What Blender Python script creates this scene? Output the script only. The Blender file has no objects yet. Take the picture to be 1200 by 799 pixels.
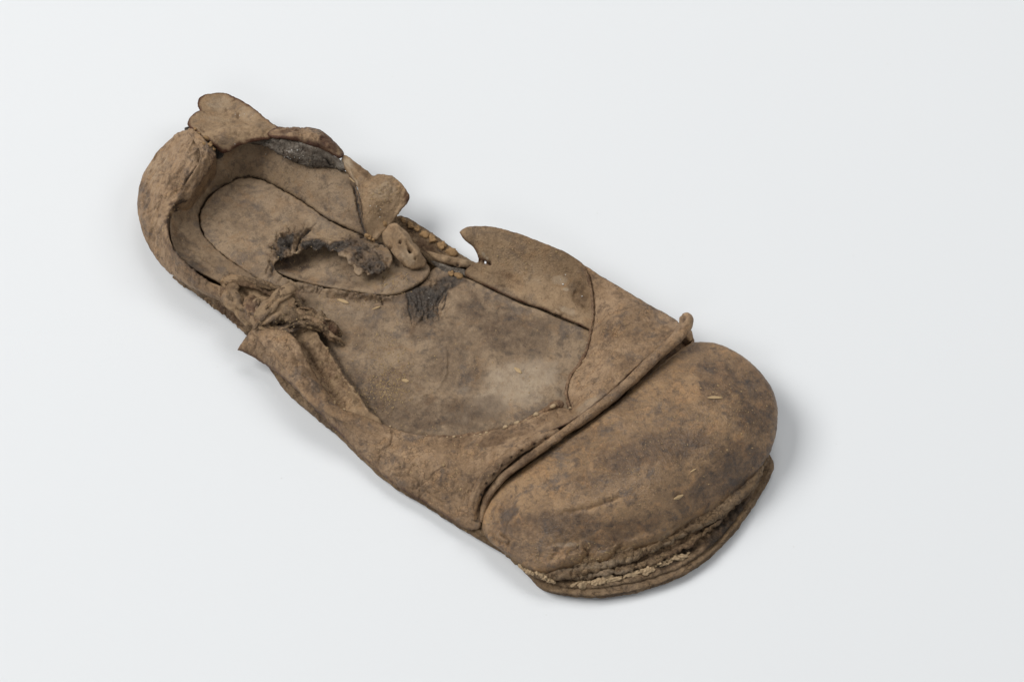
import bpy, math, random
import numpy as np
from mathutils import Vector, Matrix
from mathutils.bvhtree import BVHTree

random.seed(7); RNG = np.random.default_rng(7)
scene = bpy.context.scene

# ------------------------------------------------------------------ camera
MM = 0.001
ELEV = math.radians(62); DIST = 800.0; LENS = 80.0
FX = LENS / 36.0 * 1200.0
TGT = np.array([0.0, 0.0, 8.0])
CAM = TGT + DIST * np.array([0.0, -math.cos(ELEV), math.sin(ELEV)])
FWD = (TGT - CAM) / np.linalg.norm(TGT - CAM)
RIGHT = np.array([1.0, 0, 0]); UP = np.cross(RIGHT, FWD)

def P(u, v, z):
    """world mm point seen at photo position (u,v) that stands z mm above the table"""
    u = np.asarray(u, float); v = np.asarray(v, float); z = np.asarray(z, float)
    d = FWD + ((u - 600.0) / FX)[..., None] * RIGHT - ((v - 399.5) / FX)[..., None] * UP
    t = (z - CAM[2]) / d[..., 2]
    return CAM + t[..., None] * d

def UV(p):
    r = p - CAM
    w = r @ FWD
    return 600.0 + FX * (r @ RIGHT) / w, 399.5 - FX * (r @ UP) / w

cam_d = bpy.data.cameras.new('camera'); cam = bpy.data.objects.new('camera', cam_d)
scene.collection.objects.link(cam); scene.camera = cam
cam_d.lens = LENS; cam_d.sensor_width = 36; cam_d.clip_start = 0.01; cam_d.clip_end = 50
cam.location = Vector(CAM * MM)
cam.rotation_euler = Vector(FWD).to_track_quat('-Z', 'Y').to_euler()
cam_d.dof.use_dof = False

# ------------------------------------------------------------------ world, lamps, exposure
w = bpy.data.worlds.new('World'); scene.world = w; w.use_nodes = True
bg = w.node_tree.nodes['Background']
bg.inputs[0].default_value = (0.93, 0.965, 1.0, 1); bg.inputs[1].default_value = 0.20

def area(name, loc, aim, size, power, col):
    l = bpy.data.lights.new(name, 'AREA'); l.shape = 'RECTANGLE'; l.size = size[0]; l.size_y = size[1]
    l.energy = power; l.color = col
    o = bpy.data.objects.new(name, l); scene.collection.objects.link(o)
    o.location = loc
    o.rotation_euler = (Vector(aim) - Vector(loc)).to_track_quat('-Z', 'Y').to_euler()
    return o
area('softbox_left', (-1.9, 0.35, 2.3), (0.1, 0, 0), (1.5, 1.5), 75.0, (1.0, 0.985, 0.965))
area('softbox_right', (1.8, 0.3, 2.0), (0, 0, 0), (1.0, 1.0), 13.0, (1.0, 0.99, 0.975))
area('softbox_front', (-0.3, -1.6, 1.6), (0, 0, 0), (0.9, 0.6), 4.5, (1.0, 0.98, 0.96))
area('softbox_top', (0.25, 1.15, 1.9), (0, 0, 0), (1.1, 0.7), 12.0, (1.0, 0.99, 0.98))
vs = scene.view_settings
vs.view_transform = 'Standard'; vs.look = 'None'; vs.exposure = 0.0; vs.gamma = 1.0; vs.use_curve_mapping = False
scene.render.engine = 'CYCLES'
scene.render.resolution_x = 1024; scene.render.resolution_y = 681

# ------------------------------------------------------------------ noise
def _hash(ix, iy, iz, seed):
    h = (ix * 374761393 + iy * 668265263 + iz * 2147483647 + seed * 974634777).astype(np.int64)
    h = (h ^ (h >> 13)) * 1274126177
    h = (h ^ (h >> 16)) & 0xFFFFFF
    return h / float(0xFFFFFF)

def vnoise(p, seed=0):
    """value noise in [-1,1]; p is Nx3"""
    f = np.floor(p); i = f.astype(np.int64); t = p - f; t = t * t * t * (t * (t * 6 - 15) + 10)
    out = 0
    for dx in (0, 1):
        wx = t[:, 0] if dx else 1 - t[:, 0]
        for dy in (0, 1):
            wy = t[:, 1] if dy else 1 - t[:, 1]
            for dz in (0, 1):
                wz = t[:, 2] if dz else 1 - t[:, 2]
                out = out + wx * wy * wz * _hash(i[:, 0] + dx, i[:, 1] + dy, i[:, 2] + dz, seed)
    return out * 2 - 1

def fbm(p, scale, octv=4, seed=0, gain=0.5):
    """scale = size in mm of the largest feature"""
    q = p / scale; a = 1.0; s = 0; n = 0
    c, sn = math.cos(0.7), math.sin(0.7)
    for k in range(octv):
        s = s + a * vnoise(q, seed + k * 17); n += a
        q = np.stack([c * q[:, 0] - sn * q[:, 1], sn * q[:, 0] + c * q[:, 1], q[:, 2]], 1) * 2.03 + 11.3
        a *= gain
    return s / n

def sstep(a, b, x):
    t = np.clip((x - a) / (b - a), 0, 1); return t * t * (3 - 2 * t)

# ------------------------------------------------------------------ materials
def nd(nt, typ, **kw):
    n = nt.nodes.new(typ)
    for k, v in kw.items():
        if k.startswith('i_'):
            n.inputs[k[2:].replace('_', ' ')].default_value = v
        else: setattr(n, k, v)
    return n

def leather(name, base, light, deep, rough=0.72, bump=0.35, grit=0.5, spec=0.25, blotch=1.0, speck=1.0, cracks=1.0, ochre=(0.36, 0.225, 0.11)):
    m = bpy.data.materials.new(name); m.use_nodes = True
    nt = m.node_tree; nt.nodes.clear(); L = nt.links.new
    out = nd(nt, 'ShaderNodeOutputMaterial'); bs = nd(nt, 'ShaderNodeBsdfPrincipled')
    L(bs.outputs[0], out.inputs[0])
    tc = nd(nt, 'ShaderNodeTexCoord')
    mp = nd(nt, 'ShaderNodeMapping'); mp.inputs['Scale'].default_value = (1000, 1000, 1000)
    L(tc.outputs['Object'], mp.inputs[0])
    at = nd(nt, 'ShaderNodeAttribute', attribute_name='stain_shade')
    sp = nd(nt, 'ShaderNodeSeparateColor'); L(at.outputs['Color'], sp.inputs[0])
    def noise(scale, det, rgh=0.6, dist=0.0):
        n = nd(nt, 'ShaderNodeTexNoise'); n.inputs['Scale'].default_value = scale
        n.inputs['Detail'].default_value = det; n.inputs['Roughness'].default_value = rgh
        n.inputs['Distortion'].default_value = dist
        L(mp.outputs[0], n.inputs['Vector']); return n.outputs[0]
    def ramp(fac, a, b):
        r = nd(nt, 'ShaderNodeMapRange'); r.inputs['From Min'].default_value = a; r.inputs['From Max'].default_value = b
        r.interpolation_type = 'SMOOTHSTEP'; L(fac, r.inputs['Value']); return r.outputs[0]
    def math_(op, a, b=None, c=None):
        n = nd(nt, 'ShaderNodeMath', operation=op)
        for i, x in enumerate((a, b, c)):
            if x is None: continue
            if isinstance(x, (int, float)): n.inputs[i].default_value = x
            else: L(x, n.inputs[i])
        n.use_clamp = False
        return n.outputs[0]
    def mix(fac, a, b, typ='MIX'):
        n = nd(nt, 'ShaderNodeMix', data_type='RGBA', blend_type=typ)
        n.clamp_factor = True
        if isinstance(fac, (int, float)): n.inputs[0].default_value = fac
        else: L(fac, n.inputs[0])
        for s, x in ((6, a), (7, b)):
            if isinstance(x, tuple): n.inputs[s].default_value = (*x, 1)
            else: L(x, n.inputs[s])
        return n.outputs[2]
    big = noise(0.06, 6, 0.65, 0.8); mid = noise(0.26, 7, 0.72, 0.4); fine = noise(1.3, 6, 0.78); tiny = noise(3.4, 3, 0.7)
    c = mix(math_('MULTIPLY', ramp(big, 0.42, 0.60), 0.85 * blotch), base, light)
    c = mix(math_('MULTIPLY', ramp(mid, 0.48, 0.66), 0.70 * blotch), c, deep)
    n2 = noise(0.13, 7, 0.72, 0.9)
    c = mix(math_('MULTIPLY', ramp(n2, 0.50, 0.66), 0.60 * blotch), c, ochre)
    n3 = noise(0.095, 7, 0.72, 0.5); mp2 = ramp(n3, 0.52, 0.66)
    c = mix(math_('MULTIPLY', mp2, 0.68 * blotch), c, (0.098, 0.076, 0.062))
    n4 = noise(0.5, 6, 0.75, 0.3)
    c = mix(math_('MULTIPLY', ramp(n4, 0.52, 0.66), 0.50), c, tuple(x * 0.72 for x in deep))
    c = mix(math_('MULTIPLY', ramp(n4, 0.46, 0.32), 0.45), c, tuple(x * 1.25 for x in light))
    # grain
    c = mix(math_('MULTIPLY', ramp(fine, 0.48, 0.72), 0.30 * speck), c, tuple(x * 1.45 for x in light))
    c = mix(math_('MULTIPLY', ramp(fine, 0.46, 0.30), 0.42 * speck), c, tuple(x * 0.55 for x in deep))
    c = mix(math_('MULTIPLY', ramp(tiny, 0.58, 0.8), 0.35 * speck), c, tuple(x * 1.6 for x in light))
    vk = nd(nt, 'ShaderNodeTexVoronoi', feature='DISTANCE_TO_EDGE'); vk.inputs['Scale'].default_value = 0.42
    wk = nd(nt, 'ShaderNodeVectorMath', operation='ADD'); nk = nd(nt, 'ShaderNodeTexNoise'); nk.inputs['Scale'].default_value = 0.35; nk.inputs['Detail'].default_value = 5
    L(mp.outputs[0], nk.inputs['Vector']); sk = nd(nt, 'ShaderNodeVectorMath', operation='SCALE'); sk.inputs['Scale'].default_value = 4.5; L(nk.outputs[1], sk.inputs[0])
    L(mp.outputs[0], wk.inputs[0]); L(sk.outputs[0], wk.inputs[1]); L(wk.outputs[0], vk.inputs['Vector'])
    crack = math_('MULTIPLY', ramp(vk.outputs['Distance'], 0.055, 0.0), ramp(n2, 0.44, 0.60))
    c = mix(math_('MULTIPLY', crack, 0.55 * cracks), c, tuple(x * 0.35 for x in deep))
    # stains plus painted shade: R dark, G pale grey bloom, B rust
    nb = noise(0.34, 8, 0.78, 0.5)
    def broken(ch, full=1.0, amp=1.5):
        t = math_('ADD', ch, math_('MULTIPLY', math_('SUBTRACT', nb, 0.5), amp))
        return math_('MULTIPLY', ramp(t, 0.05, full), ramp(ch, 0.0, 0.25))
    c = mix(broken(sp.outputs[2]), c, (0.075, 0.031, 0.016))
    c = mix(broken(sp.outputs[1]), c, (0.38, 0.295, 0.205))
    c = mix(math_('MULTIPLY', broken(sp.outputs[0]), 0.92), c, (0.38, 0.33, 0.30), 'MULTIPLY')
    char = math_('MULTIPLY', ramp(math_('ADD', sp.outputs[0], math_('MULTIPLY', math_('SUBTRACT', nb, 0.5), 0.8)), 0.66, 0.98), 0.88)
    cc = mix(ramp(fine, 0.45, 0.68), (0.026, 0.021, 0.017), (0.100, 0.082, 0.064))
    c = mix(char, c, cc)
    L(c, bs.inputs['Base Color'])
    bs.inputs['Roughness'].default_value = rough
    r = math_('ADD', rough - 0.12, math_('MULTIPLY', mid, 0.25)); L(r, bs.inputs['Roughness'])
    bs.inputs['Specular IOR Level'].default_value = spec
    b1 = nd(nt, 'ShaderNodeBump'); b1.inputs['Strength'].default_value = bump; b1.inputs['Distance'].default_value = 0.0009
    h = math_('ADD', math_('ADD', math_('MULTIPLY', fine, 1.0), math_('MULTIPLY', tiny, grit * 0.7)), math_('MULTIPLY', n4, 1.6))
    vo = nd(nt, 'ShaderNodeTexVoronoi', feature='DISTANCE_TO_EDGE'); vo.inputs['Scale'].default_value = 0.75
    wv = nd(nt, 'ShaderNodeVectorMath', operation='ADD')
    nv = nd(nt, 'ShaderNodeTexNoise'); nv.inputs['Scale'].default_value = 0.5; nv.inputs['Detail'].default_value = 3; L(mp.outputs[0], nv.inputs['Vector'])
    sc = nd(nt, 'ShaderNodeVectorMath', operation='SCALE'); sc.inputs['Scale'].default_value = 2.5; L(nv.outputs[1], sc.inputs[0])
    L(mp.outputs[0], wv.inputs[0]); L(sc.outputs[0], wv.inputs[1]); L(wv.outputs[0], vo.inputs['Vector'])
    crk = ramp(vo.outputs['Distance'], 0.0, 0.10)
    h = math_('ADD', h, math_('MULTIPLY', crk, 0.30)); h = math_('SUBTRACT', h, math_('MULTIPLY', crack, 1.3 * cracks))
    L(h, b1.inputs['Height']); L(b1.outputs[0], bs.inputs['Normal'])
    return m

M = {}
M['grain'] = leather('worn_brown_leather', (0.236, 0.148, 0.080), (0.354, 0.236, 0.140), (0.105, 0.066, 0.041), rough=0.60, spec=0.36, bump=0.5, blotch=1.1, speck=0.8, ochre=(0.364, 0.216, 0.106))
M['inner'] = leather('pale_inner_leather', (0.256, 0.171, 0.098), (0.341, 0.235, 0.140), (0.148, 0.098, 0.060), bump=0.42, blotch=0.8, speck=0.7, cracks=0.4, ochre=(0.313, 0.188, 0.095))
M['insole'] = leather('grey_brown_insole_leather', (0.199, 0.134, 0.079), (0.290, 0.204, 0.125), (0.089, 0.062, 0.042), rough=0.58, spec=0.36, bump=0.36, blotch=1.0, cracks=0.25, speck=0.75, ochre=(0.249, 0.149, 0.074))
M['toe'] = leather('scuffed_toe_leather', (0.208, 0.126, 0.062), (0.312, 0.193, 0.097), (0.072, 0.045, 0.029), rough=0.40, spec=0.55, cracks=0.4, bump=0.45, blotch=1.15, speck=0.8, ochre=(0.395, 0.223, 0.097))
M['hole_dark'] = leather('dark_hole_fill', (0.070, 0.058, 0.050), (0.120, 0.102, 0.086), (0.030, 0.026, 0.024), bump=0.7, grit=1.0, blotch=0.5)
M['sole'] = leather('old_sole_leather', (0.221, 0.144, 0.079), (0.340, 0.235, 0.143), (0.080, 0.051, 0.031), bump=0.85, grit=0.9, ochre=(0.340, 0.216, 0.110))
M['grey'] = leather('grey_bloomed_leather', (0.175, 0.142, 0.110), (0.40, 0.355, 0.30), (0.062, 0.050, 0.040), bump=0.8, grit=0.9, blotch=0.9, speck=0.5, ochre=(0.22, 0.16, 0.11))

def plain(name, col, var, rough=0.9, bump=0.4, scale=900):
    m = bpy.data.materials.new(name); m.use_nodes = True
    nt = m.node_tree; L = nt.links.new; bs = nt.nodes['Principled BSDF']
    tc = nd(nt, 'ShaderNodeTexCoord'); n = nd(nt, 'ShaderNodeTexNoise'); n.inputs['Scale'].default_value = scale; n.inputs['Detail'].default_value = 4
    L(tc.outputs['Object'], n.inputs['Vector'])
    mx = nd(nt, 'ShaderNodeMix', data_type='RGBA'); L(n.outputs[0], mx.inputs[0])
    mx.inputs[6].default_value = (*var, 1); mx.inputs[7].default_value = (*col, 1)
    L(mx.outputs[2], bs.inputs['Base Color']); bs.inputs['Roughness'].default_value = rough
    bs.inputs['Specular IOR Level'].default_value = 0.2
    b = nd(nt, 'ShaderNodeBump'); b.inputs['Strength'].default_value = bump; b.inputs['Distance'].default_value = 0.0005
    L(n.outputs[0], b.inputs['Height']); L(b.outputs[0], bs.inputs['Normal'])
    return m
M['thread'] = plain('pale_flax_thread', (0.60, 0.45, 0.28), (0.14, 0.09, 0.05), scale=1500)
M['flax'] = plain('tan_flax_stitch', (0.40, 0.255, 0.125), (0.14, 0.082, 0.040), scale=1500, bump=0.6)
M['straw'] = plain('dry_straw', (0.52, 0.38, 0.22), (0.30, 0.20, 0.10), scale=2500, bump=0.2)
M['grit'] = plain('ochre_grit', (0.44, 0.32, 0.18), (0.20, 0.13, 0.06), scale=600)
M['salt'] = plain('white_mineral_speck', (0.75, 0.74, 0.70), (0.5, 0.48, 0.44), scale=900)

# ------------------------------------------------------------------ scene roots
def link(o, parent=None):
    scene.collection.objects.link(o)
    if parent is not None: o.parent = parent
    return o

shoe = bpy.data.objects.new('leather_shoe', None); link(shoe)
shoe.empty_display_size = 0.05
shoe['label'] = 'old worn brown leather shoe with torn open upper and rounded toe on white surface'
shoe['category'] = 'shoe'

HIT = []          # (verts, faces) for laying small things on the surface

def mesh_obj(name, verts, faces, mat, parent=shoe, stain_shade=None, hit=True, label=None):
    """verts mm; faces Nx4 / list"""
    me = bpy.data.meshes.new(name)
    v = np.asarray(verts, float); F = faces
    me.vertices.add(len(v)); me.vertices.foreach_set('co', (v * MM).ravel())
    F = np.asarray(F, dtype=np.int64); k = F.shape[1]
    me.loops.add(F.size); me.loops.foreach_set('vertex_index', F.ravel())
    me.polygons.add(len(F)); me.polygons.foreach_set('loop_start', np.arange(0, F.size, k))
    me.polygons.foreach_set('loop_total', np.full(len(F), k)) if False else None
    me.polygons.foreach_set('use_smooth', np.ones(len(F), bool))
    me.update(calc_edges=True); me.validate()
    if stain_shade is not None and len(me.vertices) == len(v):
        a = me.color_attributes.new('stain_shade', 'FLOAT_COLOR', 'POINT')
        c = np.zeros((len(v), 4)); c[:, :3] = np.clip(stain_shade, 0, 1); c[:, 3] = 1
        a.data.foreach_set('color', c.ravel())
    me.materials.append(mat)
    o = bpy.data.objects.new(name, me); link(o, parent)
    if label: o['label'] = label
    if hit: HIT.append((v, F))
    return o

# ------------------------------------------------------------------ sheet builder
def cr_spline(pts, n_per=None, step=0.5, closed=True):
    """Catmull-Rom through 3D points (mm); repeated point = corner"""
    pts = [np.array(p, float) for p in pts]
    n = len(pts); out = []
    rng = range(n) if closed else range(n - 1)
    for i in rng:
        p1 = pts[i]; p2 = pts[(i + 1) % n]
        if np.allclose(p1, p2): continue
        p0 = pts[(i - 1) % n] if (closed or i > 0) else 2 * p1 - p2
        p3 = pts[(i + 2) % n] if (closed or i + 2 < n) else 2 * p2 - p1
        L_ = np.linalg.norm(p2 - p1); k = max(1, int(round(L_ / step)))
        d1 = np.linalg.norm(p1 - p0); d3 = np.linalg.norm(p3 - p2)
        m1 = (p2 - p0) * 0.5; m2 = (p3 - p1) * 0.5
        # keep tangents from overshooting on uneven spacing
        for m, _ in ((m1, 0), (m2, 0)):
            ln = np.linalg.norm(m)
            if ln > L_ * 1.0: m *= L_ / ln
        for j in range(k):
            t = j / k; t2 = t * t; t3 = t2 * t
            out.append((2*t3 - 3*t2 + 1) * p1 + (t3 - 2*t2 + t) * m1 + (-2*t3 + 3*t2) * p2 + (t3 - t2) * m2)
    if not closed: out.append(pts[-1])
    return np.array(out)

def poly_dist(q, A, B):
    """q Nx2; segments A->B Mx2; returns distance, nearest xy, seg index, t"""
    N = len(q); D = np.full(N, 1e9); idx = np.zeros(N, int); T = np.zeros(N)
    AB = B - A; L2 = (AB ** 2).sum(1) + 1e-12
    ch = max(1, int(4e6 // max(1, len(A))))
    for s in range(0, N, ch):
        x = q[s:s+ch]
        d = x[:, None, :] - A[None]
        t = np.clip((d * AB[None]).sum(2) / L2[None], 0, 1)
        e = d - t[..., None] * AB[None]
        r = (e ** 2).sum(2); k = r.argmin(1); a = np.arange(len(x))
        D[s:s+ch] = np.sqrt(r[a, k]); idx[s:s+ch] = k; T[s:s+ch] = t[a, k]
    near = A[idx] + T[:, None] * AB[idx]
    return D, near, idx, T

def inside(q, A, B):
    c = np.zeros(len(q), bool)
    for (x1, y1), (x2, y2) in zip(A, B):
        if y1 == y2: continue
        m = (y1 > q[:, 1]) != (y2 > q[:, 1])
        c ^= m & (q[:, 0] < (x2 - x1) * (q[:, 1] - y1) / (y2 - y1) + x1)
    return c

def tps(cx, cz, q, smooth=0.5):
    n = len(cx)
    d2 = ((cx[:, None] - cx[None]) ** 2).sum(2)
    K = 0.5 * d2 * np.log(d2 + 1e-9) + np.eye(n) * smooth
    Pm = np.c_[np.ones(n), cx]
    Am = np.block([[K, Pm], [Pm.T, np.zeros((3, 3))]])
    s = np.linalg.solve(Am, np.r_[cz, 0, 0, 0])
    out = np.empty(len(q)); ch = 20000
    for a in range(0, len(q), ch):
        x = q[a:a+ch]
        e2 = ((x[:, None] - cx[None]) ** 2).sum(2)
        out[a:a+ch] = 0.5 * (e2 * np.log(e2 + 1e-9)) @ s[:n] + s[n] + x @ s[n+1:]
    return out

def stroke_field(u, v, strokes, wob=None):
    """returns height (mm) and stain (N,3) from strokes [(pts, w_px, h_mm, (dark,pale,rust))]"""
    h = np.zeros(len(u)); st = np.zeros((len(u), 3))
    q = np.stack([u, v], 1)
    for s in strokes:
        pts, wd, hh = s[0], s[1], s[2]; col = s[3] if len(s) > 3 else (0, 0, 0)
        pts = np.array(pts, float)
        if len(pts) == 1: pts = np.vstack([pts, pts + 0.01])
        lo = pts.min(0) - 4 * wd; hi = pts.max(0) + 4 * wd
        m = (q[:, 0] > lo[0]) & (q[:, 0] < hi[0]) & (q[:, 1] > lo[1]) & (q[:, 1] < hi[1])
        if not m.any(): continue
        qq = q[m] + (wob[m] if wob is not None else 0) * min(1.0, wd * 0.5)
        d, _, k, t = poly_dist(qq, pts[:-1], pts[1:])
        # taper at the ends
        n = len(pts) - 1; a = (k + t) / n
        tp = np.clip(np.minimum(a, 1 - a) * 6 + 0.35, 0, 1) if n > 1 or len(s[0]) > 1 else 1.0
        g = np.exp(-(d / wd) ** 2) * tp
        h[m] += hh * g
        for c in range(3):
            if col[c]: st[m, c] = np.maximum(st[m, c], col[c] * np.exp(-(d / (wd * 1.25)) ** 2) * tp)
    return h, st

def blob_stain_shade(u, v, p3, blobs, st):
    nz = fbm(p3, 6.0, 4, 91)
    for (bu, bv, ru, rv, ang, ch, amt) in blobs:
        a = math.radians(ang); du = u - bu; dv = v - bv
        x = (du * math.cos(a) + dv * math.sin(a)) / ru; y = (-du * math.sin(a) + dv * math.cos(a)) / rv
        r = np.sqrt(x * x + y * y) + nz * 0.55
        st[:, ch] = np.maximum(st[:, ch], amt * (1 - sstep(0.45, 1.15, r)))
    return st

def sheet(name, outline, ctrl=(), t=1.8, mat='grain', step=0.32, rag=0.25, rag_s=2.2, edge=1.0, solid=None,
          inset=0.0, strokes=(), blobs=(), bumps=(0.25, 7.0), fine=(0.07, 1.3), crease=None, edge_st=None, seed=0,
          smooth=0.5, label=None, parent=shoe, corner=(), hit=True, crk=()):
    pts = []
    for k, (u, v, z) in enumerate(outline):
        p = P(u, v, z); pts.append(p)
        if k in corner: pts.append(p)
    loop = cr_spline(pts, step=0.55)
    # ragged cut edge
    nxt = np.roll(loop, -1, 0); prv = np.roll(loop, 1, 0)
    tan = nxt - prv; nrm = np.stack([tan[:, 1], -tan[:, 0]], 1); nrm /= (np.linalg.norm(nrm, axis=1)[:, None] + 1e-9)
    loop[:, :2] += nrm * (rag * fbm(loop * [1, 1, 0], rag_s, 3, seed + 5, 0.7))[:, None]
    A = loop[:, :2]; B = np.roll(A, -1, 0)
    sub = max(1, len(loop) // 110)
    cx = [loop[::sub, :2]]; cz = [loop[::sub, 2]]
    if len(ctrl):
        c = np.array(ctrl, float); pc = P(c[:, 0], c[:, 1], c[:, 2]); cx.append(pc[:, :2]); cz.append(pc[:, 2])
    cx = np.vstack(cx); cz = np.concatenate(cz)
    lo = A.min(0) - step * 1.5; hi = A.max(0) + step * 1.5
    nx = int((hi[0] - lo[0]) / step) + 2; ny = int((hi[1] - lo[1]) / step) + 2
    gx, gy = np.meshgrid(lo[0] + np.arange(nx) * step, lo[1] + np.arange(ny) * step, indexing='ij')
    q = np.stack([gx.ravel(), gy.ravel()], 1)
    ins = inside(q, A, B)
    I = ins.reshape(nx, ny)
    cell = I[:-1, :-1] | I[1:, :-1] | I[:-1, 1:] | I[1:, 1:]
    ci, cj = np.nonzero(cell)
    idx = np.stack([ci * ny + cj, (ci + 1) * ny + cj, (ci + 1) * ny + cj + 1, ci * ny + cj + 1], 1)
    used, inv = np.unique(idx, return_inverse=True); F = inv.reshape(-1, 4)
    q = q[used]; ins = ins[used]
    d, near, _, _ = poly_dist(q, A, B)
    q = np.where(ins[:, None], q, near); d = np.where(ins, d, 0.0)
    zc = tps(cx, cz, q, smooth)
    zlim = (cz.min() - 2.5, cz.max() + 3.0); zc = np.clip(zc, *zlim)
    p3 = np.c_[q, zc]
    u, v = UV(p3)
    wob = np.stack([fbm(p3, 2.0, 3, 31), fbm(p3, 2.0, 3, 47)], 1) * 3.0
    hs, st = stroke_field(u, v, strokes, wob)
    flat = np.c_[q, np.zeros(len(q))]
    hs = hs + bumps[0] * fbm(flat, bumps[1], 3, seed + 1) + fine[0] * fbm(flat, fine[1], 3, seed + 2)
    if crease is not None:       # amp, size across, angle(deg in plan), stretch
        amp, sz, ang, stre = crease; a = math.radians(ang)
        x = q[:, 0] * math.cos(a) + q[:, 1] * math.sin(a); y = -q[:, 0] * math.sin(a) + q[:, 1] * math.cos(a)
        r = 1 - np.abs(fbm(np.c_[x / stre, y, np.zeros(len(x))] + 0.15 * wob.mean() , sz, 3, seed + 9)) * 2.4
        hs = hs + amp * np.clip(r, 0, 1) ** 2
    for (bu, bv, ru, rv, ang, amp, size) in crk:
        a = math.radians(ang); du = u - bu; dv = v - bv
        x = (du * math.cos(a) + dv * math.sin(a)) / ru; y = (-du * math.sin(a) + dv * math.cos(a)) / rv
        m = 1 - sstep(0.6, 1.1, np.sqrt(x * x + y * y) + 0.4 * fbm(flat, 5, 3, 3))
        r = np.clip(np.abs(fbm(flat, size, 3, seed + 61, 0.6)) * 5, 0, 1)
        hs = hs + amp * m * ((r - 0.75) + 0.5 * fbm(flat, size * 1.7, 2, seed + 71))
        st[:, 0] = np.maximum(st[:, 0], m * (1 - r) ** 2 * 0.75 * min(1.0, amp * 1.6))
    st = blob_stain_shade(u, v, p3, blobs, st)
    if edge_st is not None:      # channel, width mm, amount
        for (c, wd, amt) in edge_st:
            st[:, c] = np.maximum(st[:, c], amt * np.exp(-(d / wd) ** 2) * (0.65 + 0.5 * fbm(p3, 3.0, 3, 77)))
    er = max(1e-3, t * 0.5 * edge) if solid is None else edge
    prof = np.sqrt(np.clip(1 - (1 - np.clip(d / er, 0, 1)) ** 2, 0, 1))
    n = len(q)
    if solid is None:
        top = np.c_[q, zc + hs + t / 2 * prof]
        bot = np.c_[q, zc + hs * 0.9 - t / 2 * prof]
        onb = ~ins
        bidx = np.where(onb, np.arange(n), -1)
        newi = np.cumsum(ins) - 1 + n
        mapb = np.where(onb, np.arange(n), newi)
        verts = np.vstack([top, bot[ins]])
        st2 = np.vstack([st, st[ins]])
        faces = np.vstack([F, mapb[F][:, ::-1]])
    else:
        top = np.c_[q, zc + hs + er * (prof - 1)]
        # border edges -> wall rings
        e = np.vstack([F[:, [0, 1]], F[:, [1, 2]], F[:, [2, 3]], F[:, [3, 0]]])
        key = np.sort(e, 1); _, ix, cnt = np.unique(key, axis=0, return_index=True, return_counts=True)
        be = e[ix[cnt == 1]]; bv = np.unique(be); pos = -np.ones(n, int); pos[bv] = np.arange(len(bv))
        cen = q.mean(0); rings = []; K = 5
        base = top[bv]
        dirn = cen - base[:, :2]; dirn /= np.linalg.norm(dirn, axis=1)[:, None] + 1e-9
        for k in range(1, K + 1):
            f = k / K
            zz = base[:, 2] * (1 - f) + min(solid, 99) * f
            zz = np.minimum(zz, base[:, 2])
            xy = base[:, :2] + dirn * (inset * f ** 1.5)
            xy = xy + dirn * (0.5 * fbm(np.c_[base[:, :2], zz * 2], 4, 3, seed + 8))[:, None] * f
            rings.append(np.c_[xy, zz])
        verts = [top] + rings; stl = [st] + [st[bv]] * K
        faces = [F]
        for k in range(K):
            def g(a, kk): return a if kk == 0 else n + (kk - 1) * len(bv) + pos[a]
            faces.append(np.stack([g(be[:, 1], k), g(be[:, 0], k), g(be[:, 0], k + 1), g(be[:, 1], k + 1)], 1))
        verts = np.vstack(verts); st2 = np.vstack(stl); faces = np.vstack(faces)
    # drop degenerate quads' duplicates safely
    return mesh_obj(name, verts, faces, M[mat], parent, st2, hit, label)

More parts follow.
